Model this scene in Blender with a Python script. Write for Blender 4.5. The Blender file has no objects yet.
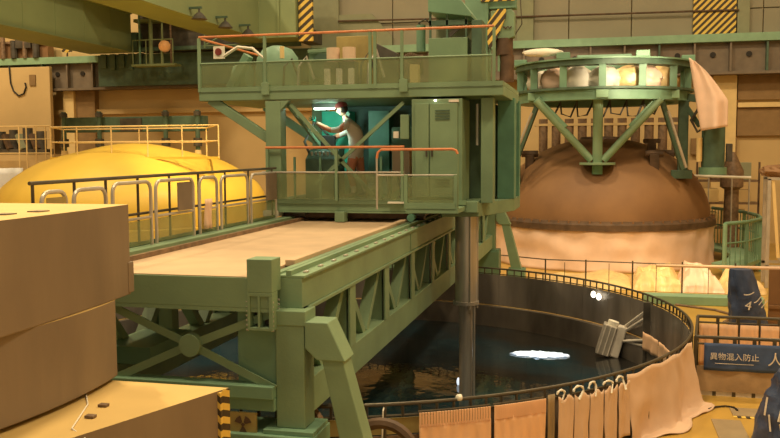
import bpy, bmesh, math, random
from math import sin, cos, pi, radians, sqrt, atan2
from mathutils import Vector, Matrix, noise
random.seed(7)
scene = bpy.context.scene
COL = scene.collection

# ------------------------------------------------------------------ camera, world, lights
cam_d = bpy.data.cameras.new('camera'); cam = bpy.data.objects.new('camera', cam_d); COL.objects.link(cam)
cam_d.sensor_width = 36.0; cam_d.lens = 36.0 * 860 / 780; cam_d.clip_end = 300
cam.matrix_world = (Matrix.Translation((0, 0, 4.1)) @ Matrix.Rotation(radians(13.7), 4, 'Z')
                    @ Matrix.Rotation(radians(85.5), 4, 'X') @ Matrix.Rotation(radians(-0.3), 4, 'Z'))
scene.camera = cam
scene.view_settings.view_transform = 'Standard'
scene.view_settings.look = 'None'
scene.view_settings.gamma = 1.0
scene.view_settings.use_curve_mapping = False
scene.view_settings.exposure = 0.0
world = bpy.data.worlds.new('hall_air'); scene.world = world; world.use_nodes = True
bg = world.node_tree.nodes['Background']
bg.inputs[0].default_value = (1.0, 0.80, 0.50, 1); bg.inputs[1].default_value = 0.42

WARM = (1.0, 0.76, 0.44)
def area(name, loc, target, size, power, color=WARM):
    d = bpy.data.lights.new(name, 'AREA'); d.shape = 'SQUARE'; d.size = size; d.energy = power; d.color = color
    o = bpy.data.objects.new(name, d); COL.objects.link(o); o.location = loc
    o.rotation_euler = (Vector(target) - Vector(loc)).to_track_quat('-Z', 'Y').to_euler(); return o
def spot(name, loc, target, angle, power, color=WARM, size=0.3, blend=0.6):
    d = bpy.data.lights.new(name, 'SPOT'); d.spot_size = radians(angle); d.spot_blend = blend; d.energy = power
    d.color = color; d.shadow_soft_size = size
    o = bpy.data.objects.new(name, d); COL.objects.link(o); o.location = loc
    o.rotation_euler = (Vector(target) - Vector(loc)).to_track_quat('-Z', 'Y').to_euler(); return o
for lx, ly in ((-22, 8), (-6, 6), (8, 8), (-22, 24), (-6, 22), (7, 22)):
    area('ceiling_lamp', (lx, ly, 22), (lx, ly + 1, 0), 1.6, 1950)
area('ceiling_lamp', (-31, 30, 20), (-31, 38, 4), 1.6, 1500)  # extra unseen light, put in to brighten the far wall's left end
spot('dome_floodlight', (-8, 23, 13), (-14.0, 29.3, 3.4), 30, 7200, (1.0, 0.72, 0.30), 0.5)
spot('heap_floodlight', (4.0, 24.3, 5), (0.9, 27.2, 0.3), 64, 700, (1.0, 0.70, 0.30), 0.3)
spot('plug_floodlight', (-9, 12.5, 10), (-4.4, 7.0, 1.9), 40, 1500, (1.0, 0.74, 0.32), 0.15, 0.8)
spot('ring_floodlight', (2.5, 24.0, 7.4), (0.6, 31, 6.6), 28, 3200, (1.0, 0.80, 0.52), 0.3)  # unseen fill, used to brighten the bundles in the ring
spot('desk_lamp_light', (-5.2, 16.0, 4.86), (-5.1, 17.4, 4.1), 150, 40, (0.6, 1.0, 0.85), 0.1)
spot('curtain_floodlight', (-1.5, 5.5, 9), (-1.0, 10.0, 0.5), 45, 520, (1.0, 0.76, 0.45), 0.4)  # unseen fill, added to lighten the cloth on the pool fence

# ------------------------------------------------------------------ materials
def S(r, g, b):
    f = lambda c: (c / 255 / 12.92) if c <= 10 else (((c / 255) + 0.055) / 1.055) ** 2.4
    return (f(r), f(g), f(b))
def mat(name, c, rough=0.6, metal=0.0, amt=0.18, scale=3.0, bump=0.0, bscale=30.0, c2=None, spec=0.4, alpha=1.0, trans=0.0, coat=0.0, stretch=None):
    m = bpy.data.materials.new(name); m.use_nodes = True; nt = m.node_tree; n = nt.nodes; l = nt.links
    b = n['Principled BSDF']
    tc = n.new('ShaderNodeTexCoord'); mp = n.new('ShaderNodeMapping'); l.new(tc.outputs['Object'], mp.inputs[0])
    if stretch: mp.inputs['Scale'].default_value = stretch
    nz = n.new('ShaderNodeTexNoise'); nz.inputs['Scale'].default_value = scale; nz.inputs['Detail'].default_value = 5
    l.new(mp.outputs[0], nz.inputs['Vector'])
    cr = n.new('ShaderNodeValToRGB'); l.new(nz.outputs['Fac'], cr.inputs[0])
    a = tuple(max(0, x * (1 - amt)) for x in c); d = tuple(min(1, x * (1 + amt)) for x in c)
    if c2: a = c2
    cr.color_ramp.elements[0].position = 0.32; cr.color_ramp.elements[1].position = 0.68
    cr.color_ramp.elements[0].color = (*a, 1); cr.color_ramp.elements[1].color = (*d, 1)
    l.new(cr.outputs[0], b.inputs['Base Color'])
    b.inputs['Roughness'].default_value = rough; b.inputs['Metallic'].default_value = metal
    b.inputs['Specular IOR Level'].default_value = spec
    if coat: b.inputs['Coat Weight'].default_value = coat
    if alpha < 1: b.inputs['Alpha'].default_value = alpha
    if trans: b.inputs['Transmission Weight'].default_value = trans
    if bump:
        nb = n.new('ShaderNodeTexNoise'); nb.inputs['Scale'].default_value = bscale; nb.inputs['Detail'].default_value = 4
        l.new(mp.outputs[0], nb.inputs['Vector'])
        bp = n.new('ShaderNodeBump'); bp.inputs['Strength'].default_value = bump; bp.inputs['Distance'].default_value = 0.05
        l.new(nb.outputs['Fac'], bp.inputs['Height']); l.new(bp.outputs[0], b.inputs['Normal'])
    return m
def emit(name, c, s):
    m = bpy.data.materials.new(name); m.use_nodes = True; b = m.node_tree.nodes['Principled BSDF']
    b.inputs['Base Color'].default_value = (*c, 1); b.inputs['Emission Color'].default_value = (*c, 1); b.inputs['Emission Strength'].default_value = s
    return m
def hazard(name, k, ax=(1, 0, 1), c1=(0.75, 0.52, 0.10), c2=(0.05, 0.035, 0.02)):
    """black and yellow diagonal print"""
    m = bpy.data.materials.new(name); m.use_nodes = True; nt = m.node_tree; n = nt.nodes; l = nt.links; b = n['Principled BSDF']
    tc = n.new('ShaderNodeTexCoord')
    dt = n.new('ShaderNodeVectorMath'); dt.operation = 'DOT_PRODUCT'; dt.inputs[1].default_value = ax; l.new(tc.outputs['Object'], dt.inputs[0])
    mu = n.new('ShaderNodeMath'); mu.operation = 'MULTIPLY'; mu.inputs[1].default_value = k; l.new(dt.outputs['Value'], mu.inputs[0])
    fr = n.new('ShaderNodeMath'); fr.operation = 'FRACT'; l.new(mu.outputs[0], fr.inputs[0])
    gt = n.new('ShaderNodeMath'); gt.operation = 'GREATER_THAN'; gt.inputs[1].default_value = 0.5; l.new(fr.outputs[0], gt.inputs[0])
    mx = n.new('ShaderNodeMixRGB'); mx.inputs[1].default_value = (*c1, 1); mx.inputs[2].default_value = (*c2, 1); l.new(gt.outputs[0], mx.inputs[0])
    l.new(mx.outputs[0], b.inputs['Base Color']); b.inputs['Roughness'].default_value = 0.6
    return m
M = {}
M['green'] = mat('olive_green_paint', (0.195, 0.295, 0.18), 0.5, amt=0.12, scale=1.5, bump=0.05)
M['green2'] = mat('mid_green_paint', (0.165, 0.30, 0.20), 0.5, amt=0.15, scale=1.5)
M['teal'] = mat('blue_green_paint', (0.12, 0.28, 0.20), 0.5, amt=0.12)
M['dkgreen'] = mat('dark_green_paint', (0.075, 0.13, 0.09), 0.55, amt=0.2)
M['crane'] = mat('crane_green_paint', (0.24, 0.30, 0.15), 0.6, amt=0.08, scale=0.5)
M['beamgreen'] = mat('pale_green_paint', (0.24, 0.40, 0.26), 0.5, amt=0.08)
M['black'] = mat('black_rubber', (0.018, 0.015, 0.012), 0.6)
M['dark'] = mat('dark_grime_metal', (0.07, 0.062, 0.05), 0.5, amt=0.4)
M['brownmetal'] = mat('brown_metal', (0.20, 0.13, 0.08), 0.5, amt=0.3, scale=8)
M['steel'] = mat('stainless_steel', (0.46, 0.44, 0.41), 0.28, 0.6, amt=0.1, stretch=(6, 6, 0.5))
M['silver'] = mat('galvanised_pipe', (0.50, 0.46, 0.40), 0.4, 0.4, amt=0.15)
M['liner'] = mat('dark_pool_liner', (0.15, 0.13, 0.11), 0.3, 0.1, amt=0.5, scale=1.2, stretch=(1, 1, 0.4), bump=0.06, bscale=3)
M['sheetpanel'] = mat('dark_guard_sheet', (0.19, 0.165, 0.14), 0.27, 0.1, amt=0.4, scale=1.3, stretch=(1, 1, 0.3), bump=0.08, bscale=4)
M['rimtube'] = mat('dark_handrail_paint', (0.10, 0.085, 0.06), 0.4, 0.4)
M['yellowboard'] = mat('yellow_green_board', (0.36, 0.28, 0.10), 0.6)
M['orange'] = mat('orange_handrail_paint', (0.66, 0.24, 0.10), 0.45, amt=0.15, scale=4)
M['glass'] = mat('green_tinted_acrylic', (0.22, 0.27, 0.13), 0.25, alpha=0.48)
M['deck'] = mat('beige_deck_sheet', (0.54, 0.39, 0.25), 0.55, amt=0.08, scale=2.2, bump=0.03)
M['yellow'] = mat('yellow_dome_paint', (0.74, 0.50, 0.075), 0.45, amt=0.06, scale=0.8)
M['floor'] = mat('yellow_epoxy_floor', (0.50, 0.31, 0.065), 0.32, amt=0.12, scale=0.9, spec=0.5)
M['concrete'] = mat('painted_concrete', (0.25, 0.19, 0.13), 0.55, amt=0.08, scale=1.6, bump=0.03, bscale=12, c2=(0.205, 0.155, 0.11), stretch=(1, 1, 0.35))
M['plugtop'] = mat('sandy_plug_top', (0.66, 0.46, 0.17), 0.6, amt=0.06, scale=1.5)  # yellowish top tone, also carrying the strong light on the concrete
M['rust'] = mat('rusted_steel', (0.25, 0.135, 0.06), 0.6, 0.1, amt=0.12, scale=0.7, bump=0.04, bscale=6, c2=(0.20, 0.105, 0.05))
M['rustdark'] = mat('dark_rusted_steel', (0.10, 0.06, 0.035), 0.6, amt=0.3, scale=4)
M['cloth'] = mat('peach_cloth', (0.86, 0.54, 0.33), 0.8, amt=0.07, scale=5, bump=0.15, bscale=9, stretch=(1, 1, 0.4))
M['pinkcloth'] = mat('faded_pink_cloth', (0.70, 0.50, 0.36), 0.8, amt=0.06, scale=2, bump=0.10, bscale=5)
M['pinkplastic'] = mat('pink_plastic_sheet', (0.80, 0.58, 0.46), 0.38, amt=0.06, scale=2, bump=0.12, bscale=2.5)
M['yelplastic'] = mat('yellow_plastic_sheet', (0.80, 0.58, 0.28), 0.35, amt=0.10, scale=4, bump=0.12, bscale=5)
M['clearsheet'] = mat('brownish_clear_sheet', (0.42, 0.29, 0.17), 0.3, amt=0.25, scale=3)
M['white'] = mat('white_plastic', (0.8, 0.76, 0.66), 0.5, amt=0.06)
M['bluetarp'] = mat('navy_tarpaulin', (0.045, 0.065, 0.13), 0.42, amt=0.3, scale=4, bump=0.3, bscale=8)
M['bluebanner'] = mat('blue_banner_cloth', (0.06, 0.10, 0.22), 0.7, amt=0.15, scale=5)
M['paper'] = mat('off_white_print', (0.72, 0.66, 0.58), 0.7)
M['haz'] = hazard('hazard_stripes_wall', 3.4, (1, 0, -1))
M['haz2'] = hazard('hazard_stripes_crane', 2.2, (1, 0, -1.2))
M['haz3'] = hazard('hazard_stripes_hook', 4.2, (1, 0, -0.8))
M['haztape'] = hazard('hazard_stripes_tape', 8.0, (1, 0, 1))
M['wallup'] = mat('upper_wall_panel', (0.29, 0.265, 0.19), 0.8, amt=0.06, scale=0.5)
M['wallgrey'] = mat('grey_green_column', (0.26, 0.27, 0.17), 0.8, amt=0.06)
M['walllow'] = mat('tan_wall_paint', (0.58, 0.42, 0.20), 0.75, amt=0.07, scale=0.5)
M['wallbrown'] = mat('brown_wall_band', (0.27, 0.17, 0.075), 0.75, amt=0.1)
M['wallcream'] = mat('cream_wall_paint', (0.78, 0.58, 0.27), 0.7, amt=0.05)
M['greyweb'] = mat('grey_girder_web', (0.19, 0.15, 0.11), 0.6, amt=0.12)
M['skin'] = mat('skin', (0.55, 0.33, 0.22), 0.55, amt=0.04)
M['suit'] = mat('pale_coverall_cloth', (0.64, 0.56, 0.48), 0.8, amt=0.1, bump=0.2, bscale=20)
M['redcloth'] = mat('red_sleeve_cloth', (0.62, 0.23, 0.13), 0.8)
M['helmet'] = mat('dark_red_helmet', (0.22, 0.035, 0.03), 0.3, coat=0.4)
M['glove'] = mat('teal_rubber_glove', (0.05, 0.42, 0.30), 0.4)
M['hair'] = mat('dark_hair', (0.02, 0.015, 0.01), 0.6)
M['dkprint'] = mat('dark_print', (0.06, 0.03, 0.02), 0.7)
M['grate'] = mat('brown_floor_cover', (0.30, 0.22, 0.12), 0.6, amt=0.1)
M['teallit'] = mat('bright_teal_cabinet', (0.05, 0.55, 0.38), 0.5)  # lit copy of the teal, tube light put into the colour
M['tube'] = emit('fluorescent_tube', (0.75, 1.0, 0.85), 14)
M['pendant'] = emit('orange_lamp_glow', (0.85, 0.42, 0.14), 0.12)
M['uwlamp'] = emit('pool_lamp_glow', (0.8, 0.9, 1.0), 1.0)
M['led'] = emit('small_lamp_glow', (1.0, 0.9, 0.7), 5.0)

# ------------------------------------------------------------------ mesh builder
class MB:
    def __init__(s): s.v = []; s.f = []; s.m = []
    def add(s, vs, fs, mi=0):
        k = len(s.v); s.v += [tuple(v) for v in vs]; s.f += [tuple(i + k for i in f) for f in fs]; s.m += [mi] * len(fs); return s
    def box(s, x0, x1, y0, y1, z0, z1, mi=0):
        vs = [(x, y, z) for z in (z0, z1) for y in (y0, y1) for x in (x0, x1)]
        return s.add(vs, [(0, 2, 3, 1), (4, 5, 7, 6), (0, 1, 5, 4), (1, 3, 7, 5), (3, 2, 6, 7), (2, 0, 4, 6)], mi)
    def bar(s, p, q, w, h=None, up=(0, 0, 1), mi=0):
        h = h or w; p = Vector(p); q = Vector(q); d = (q - p).normalized(); u = Vector(up)
        if abs(d.dot(u)) > 0.98: u = Vector((0, 1, 0)) if abs(d.y) < 0.9 else Vector((1, 0, 0))
        r = d.cross(u).normalized(); u = r.cross(d).normalized()
        vs = [c + r * a * w / 2 + u * b * h / 2 for c in (p, q) for a, b in ((-1, -1), (1, -1), (1, 1), (-1, 1))]
        return s.add(vs, [(0, 3, 2, 1), (4, 5, 6, 7), (0, 1, 5, 4), (1, 2, 6, 5), (2, 3, 7, 6), (3, 0, 4, 7)], mi)
    def tube(s, pts, r, n=8, closed=False, mi=0):
        pts = [Vector(p) for p in pts]; N = len(pts); rr = r if isinstance(r, (list, tuple)) else [r] * N
        vs = []; ref = None
        for i, p in enumerate(pts):
            a = pts[(i - 1) % N] if (closed or i > 0) else p; b = pts[(i + 1) % N] if (closed or i < N - 1) else p
            d = (b - a).normalized()
            if ref is None: ref = Vector((0, 0, 1)) if abs(d.z) < 0.9 else Vector((1, 0, 0))
            x = d.cross(ref).normalized(); y = x.cross(d).normalized(); ref = y
            vs += [p + (x * cos(2 * pi * k / n) + y * sin(2 * pi * k / n)) * rr[i] for k in range(n)]
        fs = []
        for i in range(N if closed else N - 1):
            j = (i + 1) % N
            fs += [(i * n + k, i * n + (k + 1) % n, j * n + (k + 1) % n, j * n + k) for k in range(n)]
        if not closed: fs += [tuple(range(n))[::-1], tuple((N - 1) * n + k for k in range(n))]
        return s.add(vs, fs, mi)
    def lathe(s, prof, c=(0, 0, 0), n=32, a0=0, a1=2 * pi, mi=0):
        full = abs(a1 - a0 - 2 * pi) < 1e-6; K = n if full else n + 1; vs = []
        for i in range(K):
            a = a0 + (a1 - a0) * i / n
            vs += [(c[0] + r * cos(a), c[1] + r * sin(a), c[2] + z) for r, z in prof]
        P = len(prof); fs = []
        for i in range(n):
            j = (i + 1) % K
            for k in range(P - 1): fs.append((i * P + k, j * P + k, j * P + k + 1, i * P + k + 1))
        return s.add(vs, fs, mi)
    def disc(s, c, r, z, n=48, mi=0, up=True):
        vs = [(c[0] + r * cos(2 * pi * k / n), c[1] + r * sin(2 * pi * k / n), z) for k in range(n)]
        return s.add(vs, [tuple(range(n)) if up else tuple(range(n))[::-1]], mi)
    def prism(s, poly, z0, z1, mi=0, top=None):
        n = len(poly); vs = [(x, y, z0) for x, y in poly] + [(x, y, z1) for x, y in poly]
        s.add(vs, [tuple(range(n))[::-1]] + [(i, (i + 1) % n, n + (i + 1) % n, n + i) for i in range(n)], mi)
        return s.add([(x, y, z1) for x, y in poly], [tuple(range(n))], mi if top is None else top)
    def prism_y(s, poly, y0, y1, mi=0):                    # poly in x,z
        n = len(poly); vs = [(x, y0, z) for x, z in poly] + [(x, y1, z) for x, z in poly]
        return s.add(vs, [tuple(range(n)), tuple(range(n, 2 * n))[::-1]] + [(i, n + i, n + (i + 1) % n, (i + 1) % n) for i in range(n)], mi)
    def prism_x(s, poly, x0, x1, mi=0):                    # poly in y,z
        n = len(poly); vs = [(x0, y, z) for y, z in poly] + [(x1, y, z) for y, z in poly]
        return s.add(vs, [tuple(range(n))[::-1], tuple(range(n, 2 * n))] + [(i, (i + 1) % n, n + (i + 1) % n, n + i) for i in range(n)], mi)
    def cyl(s, p, q, r, n=16, mi=0): return s.tube([p, q], r, n, mi=mi)
    def build(s, name, m, parent=None, smooth=False, bevel=0.0, solid=0.0, label=None, subsurf=0):
        if parent is None:
            xs = [v[0] for v in s.v]; ys = [v[1] for v in s.v]; zs = [v[2] for v in s.v]
            org = Vector(((min(xs) + max(xs)) / 2, (min(ys) + max(ys)) / 2, min(zs)))
        else:
            org = Vector((0, 0, 0)); p = parent
            while p is not None: org += p.location; p = p.parent
        me = bpy.data.meshes.new(name); me.from_pydata([(v[0] - org.x, v[1] - org.y, v[2] - org.z) for v in s.v], [], s.f)
        for mm in (m if isinstance(m, (list, tuple)) else [m]): me.materials.append(M[mm])
        me.polygons.foreach_set('material_index', s.m)
        b = bmesh.new(); b.from_mesh(me); bmesh.ops.recalc_face_normals(b, faces=b.faces); b.to_mesh(me); b.free()
        if smooth:
            me.polygons.foreach_set('use_smooth', [True] * len(me.polygons))
            try: me.set_sharp_from_angle(angle=radians(38))
            except Exception: pass
        me.update()
        o = bpy.data.objects.new(name, me); COL.objects.link(o)
        if parent is None: o.location = org
        else: o.parent = parent
        if bevel:
            md = o.modifiers.new('edge', 'BEVEL'); md.width = bevel; md.segments = 2; md.limit_method = 'ANGLE'
        if solid:
            md = o.modifiers.new('thick', 'SOLIDIFY'); md.thickness = solid; md.offset = 0
        if subsurf:
            md = o.modifiers.new('sub', 'SUBSURF'); md.levels = subsurf; md.render_levels = subsurf
        if label: o['label'] = label
        return o
def tag(o, label, cat, group=None):
    o['label'] = label; o['category'] = cat
    if group: o['group'] = group
    return o
def thing(name, label, cat, loc, group=None):
    o = bpy.data.objects.new(name, None); COL.objects.link(o); o.location = loc; o.empty_display_size = 0.2
    return tag(o, label, cat, group)
def struct(o): o['kind'] = 'structure'; return o
def dup(o, loc, label, group=None):
    """copy of a thing with its parts and sub-parts"""
    c = o.copy(); COL.objects.link(c); c.location = loc; c['label'] = label
    if group: c['group'] = group
    for ch in o.children:
        d = ch.copy(); COL.objects.link(d); d.parent = c
        for g in ch.children:
            e = g.copy(); COL.objects.link(e); e.parent = d
    return c
def piece(src, parent, dx=(0, 0, 0)):
    """a further alike part sharing mesh data"""
    c = src.copy(); COL.objects.link(c); c.parent = parent; c.location = Vector(src.location) + Vector(dx); return c
def text(name, body, size, loc, rot, m, parent, depth=0.004, label=None):
    cu = bpy.data.curves.new(name, 'FONT'); cu.body = body; cu.size = size; cu.extrude = depth; cu.align_x = 'CENTER'; cu.align_y = 'CENTER'
    o = bpy.data.objects.new(name, cu); COL.objects.link(o); cu.materials.append(M[m])
    org = Vector((0, 0, 0)); p = parent
    while p is not None: org += p.location; p = p.parent
    bpy.context.view_layer.update()
    me = bpy.data.meshes.new_from_object(o.evaluated_get(bpy.context.evaluated_depsgraph_get()))
    bpy.data.objects.remove(o); bpy.data.curves.remove(cu)
    o = bpy.data.objects.new(name, me); COL.objects.link(o)
    o.parent = parent; o.location = Vector(loc) - org; o.rotation_euler = rot
    if label: o['label'] = label
    return o
def arc(p0, p1, n, f): return [f(p0 + (p1 - p0) * i / n) for i in range(n + 1)]
def lump(rx, ry, rz, c, seed, nu=28, nv=14, amp=0.18, fr=1.6, flat=0.0):
    """crumpled closed lump; ridged noise makes the folds"""
    mb = MB(); vs = []
    for j in range(nv + 1):
        t = pi * j / nv
        for i in range(nu):
            a = 2 * pi * i / nu; d = Vector((sin(t) * cos(a), sin(t) * sin(a), cos(t)))
            k = 1 + amp * (1 - 2.4 * abs(noise.noise(d * fr * 1.7 + Vector((seed, seed * 2, 0))))) + amp * 0.5 * noise.noise(d * fr * 5 + Vector((seed, 0, 3)))
            z = d.z * rz * k
            if flat and z < -flat * rz: z = -flat * rz
            vs.append((c[0] + d.x * rx * k, c[1] + d.y * ry * k, c[2] + z))
    fs = [(j * nu + i, j * nu + (i + 1) % nu, (j + 1) * nu + (i + 1) % nu, (j + 1) * nu + i) for j in range(nv) for i in range(nu)]
    return mb.add(vs, fs)
def cloth(path, z0, z1, nz=14, amp=0.04, seed=0, waves=9, flare=0.0):
    """hanging cloth; path = list of ((x,y),(nx,ny)); z0/z1 may be functions of u"""
    mb = MB(); n = len(path); vs = []
    for i, ((x, y), (nx, ny)) in enumerate(path):
        u = i / (n - 1); a = z0(u) if callable(z0) else z0; b = z1(u) if callable(z1) else z1
        for j in range(nz + 1):
            t = j / nz; z = b + (a - b) * t
            d = amp * (0.3 + t) * sin(u * waves * 2 * pi + 1.3 * sin(t * 2 + seed)) + amp * noise.noise(Vector((u * 7, t * 3, seed))) + flare * t * t
            vs.append((x + nx * d, y + ny * d, z))
    fs = [(i * (nz + 1) + j, (i + 1) * (nz + 1) + j, (i + 1) * (nz + 1) + j + 1, i * (nz + 1) + j + 1) for i in range(n - 1) for j in range(nz)]
    return mb.add(vs, fs)
WC = (-5.04, 16.06)                                        # centre of the flooded well
def wp(deg, r, z):
    r *= 0.991; a = radians(deg); return (WC[0] + r * cos(a), WC[1] + r * sin(a), z)

# ------------------------------------------------------------------ setting
def ring_floor():
    mb = MB(); n = 96; R = 6.5; X0, X1, Y0, Y1 = -38, 12, -3, 40.6
    inner = []; outer = []
    for k in range(n):
        a = 2 * pi * k / n; dx, dy = cos(a), sin(a); inner.append((WC[0] + R * dx, WC[1] + R * dy))
        tx = ((X1 if dx > 0 else X0) - WC[0]) / dx if abs(dx) > 1e-9 else 1e9
        ty = ((Y1 if dy > 0 else Y0) - WC[1]) / dy if abs(dy) > 1e-9 else 1e9
        t = min(tx, ty); outer.append((WC[0] + t * dx, WC[1] + t * dy))
    vs = [(x, y, 0) for x, y in inner] + [(x, y, 0) for x, y in outer]
    fs = [(k, (k + 1) % n, n + (k + 1) % n, n + k) for k in range(n)]
    for cx, cy in ((X0, Y0), (X1, Y0), (X1, Y1), (X0, Y1)):
        ks = [k for k in range(n) if (abs(outer[k][0] - cx) < 1e-6) != (abs(outer[(k + 1) % n][0] - cx) < 1e-6) and (abs(outer[k][1] - cy) < 1e-6 or abs(outer[(k + 1) % n][1] - cy) < 1e-6)]
        for k in ks: vs.append((cx, cy, 0)); fs.append((n + k, n + (k + 1) % n, len(vs) - 1))
    mb.add(vs, fs)
    return mb
struct(ring_floor().build('floor', 'floor'))
struct(MB().lathe([(6.62, 0.0), (6.62, 0.07), (6.46, 0.07), (6.46, -1.6)], (WC[0], WC[1], 0), 128).build('wall_well', 'liner', smooth=True))
def water_mat():
    m = bpy.data.materials.new('pool_water'); m.use_nodes = True; nt = m.node_tree; n = nt.nodes; l = nt.links; b = n['Principled BSDF']
    tc = n.new('ShaderNodeTexCoord')
    nz = n.new('ShaderNodeTexNoise'); nz.inputs['Scale'].default_value = 0.28; nz.inputs['Detail'].default_value = 3; l.new(tc.outputs['Object'], nz.inputs[0])
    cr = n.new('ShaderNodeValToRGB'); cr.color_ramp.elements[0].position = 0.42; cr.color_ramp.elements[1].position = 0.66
    cr.color_ramp.elements[0].color = (0.020, 0.019, 0.017, 1); cr.color_ramp.elements[1].color = (0.008, 0.045, 0.070, 1)  # blue end of the ramp paints in the tint of underwater lights
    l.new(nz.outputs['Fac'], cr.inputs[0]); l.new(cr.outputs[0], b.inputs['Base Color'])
    b.inputs['Roughness'].default_value = 0.04; b.inputs['IOR'].default_value = 1.33
    nb = n.new('ShaderNodeTexNoise'); nb.inputs['Scale'].default_value = 2.2; nb.inputs['Detail'].default_value = 3; l.new(tc.outputs['Object'], nb.inputs[0])
    bp = n.new('ShaderNodeBump'); bp.inputs['Strength'].default_value = 0.18; bp.inputs['Distance'].default_value = 0.04
    l.new(nb.outputs['Fac'], bp.inputs['Height']); l.new(bp.outputs[0], b.inputs['Normal'])
    return m
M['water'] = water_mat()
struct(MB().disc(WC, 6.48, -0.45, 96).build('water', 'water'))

# back wall: upper panels are parts, lower wall painted tan
wb = struct(MB().box(-38, 12, 40.3, 40.6, 0, 16).build('wall_back', 'walllow'))
pan = None
for i, x in enumerate([-12.3 + 2.72 * k for k in range(9)]):
    for z0, z1 in ((9.02, 10.12), (10.16, 12.6)):
        MB().box(x, x + 2.68, 40.12, 40.3, z0, z1).build('panel', 'wallup', wb, bevel=0.015)
for x0, x1, z0, z1, m in ((-3.75, -3.0, 9.02, 12.6, 'wallgrey'), (5.65, 6.15, 9.02, 12.6, 'wallgrey'), (-13.6, -12.2, 9.02, 12.6, 'wallgrey')):
    MB().box(x0, x1, 39.9, 40.12, z0, z1).build('pilaster', m, wb, bevel=0.02)
MB().prism_y([(-12.2, 9.02), (-9.6, 9.02), (-9.6, 9.5), (-10.6, 10.6), (-12.2, 10.6)], 39.95, 40.12).build('recess_panel', 'wallgrey', wb)
MB().box(4.75, 5.72, 40.0, 40.3, 0, 7.35).build('light_panel', 'wallcream', wb)
MB().box(5.78, 12, 40.1, 40.3, 4.7, 5.9).build('dark_band', 'wallbrown', wb)
MB().box(5.78, 12, 40.1, 40.3, 6.25, 7.35).build('dark_band', 'wallbrown', wb)
MB().box(3.9, 5.78, 40.05, 40.3, 3.9, 4.6).build('dark_band', 'wallbrown', wb)
MB().box(5.78, 12, 39.95, 40.3, 5.92, 6.12).build('ledge', 'wallcream', wb)
MB().box(-27.1, -26.5, 39.7, 40.3, 0, 7.35).build('pilaster', 'wallcream', wb)
MB().box(-26.5, -25.4, 39.9, 40.3, 0, 7.35).build('pilaster', 'wallbrown', wb)
MB().box(-38, -27.3, 38.9, 39.15, 0, 8.50).build('buttress', 'walllow', wb, bevel=0.03)
MB().box(-28.0, -10, 40.05, 40.3, 6.1, 6.35).build('ledge', 'walllow', wb)
MB().box(-28.45, -28.1, 38.84, 38.9, 7.55, 8.1).build('vent_plate', 'wallbrown', wb)
struct(MB().box(-38.3, -38, -3, 40.6, 0, 16).build('wall_left', 'walllow'))
struct(MB().box(12, 12.3, -3, 40.6, 0, 16).build('wall_right', 'walllow'))

# crane runway girder along the back wall
rg = thing('runway_girder', 'pale green crane runway beam running the length of the far wall', 'beam', (0, 39.6, 7.35))
MB().box(-38, 12, 39.2, 40.1, 8.66, 9.0).build('top_flange', 'beamgreen', rg, bevel=0.01)
MB().box(-38, 12, 39.3, 40.1, 7.30, 7.42).build('bottom_flange', 'greyweb', rg)
for k in range(27):
    x = -28 + 1.45 * k
    w = MB().box(x + 0.03, x + 1.40, 39.55, 40.1, 7.42, 8.66)
    o = w.build('web_panel', 'greyweb', rg)
    MB().cyl((x + 0.75, 39.49, 8.15), (x + 0.75, 39.55, 8.15), 0.12, 12).build('access_hole', 'black', o)
    MB().box(x - 0.05, x + 0.03, 39.28, 39.6, 7.42, 8.66).build('stiffener', 'greyweb' if k % 3 else 'dkgreen', rg)
# hazard panel on the wall
o = MB().box(3.86, 5.6, 39.88, 40.12, 9.05, 12.6).build('hazard_panel', 'haz'); tag(o, 'yellow and black striped panel on the far wall above the runway beam', 'panel')
o = MB().tube([(-12.2, 39.84, 10.3), (-4, 39.84, 10.15), (5.7, 39.84, 10.05)], 0.045, 6).build('conduit', 'rustdark'); tag(o, 'thin dark pipe running across the upper far wall and striped panel', 'pipe')
o = MB().tube([(-29.6, 38.84, 8.6), (-29.55, 38.84, 7.7), (-29.4, 38.84, 7.3), (-29.1, 38.84, 7.05), (-28.8, 38.84, 7.15), (-28.65, 38.84, 7.5), (-28.7, 38.84, 7.7)], 0.04, 6).build('cable_loop', 'black', smooth=True); tag(o, 'black cable hanging in a loop on the tan wall at upper left', 'cable')

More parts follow.
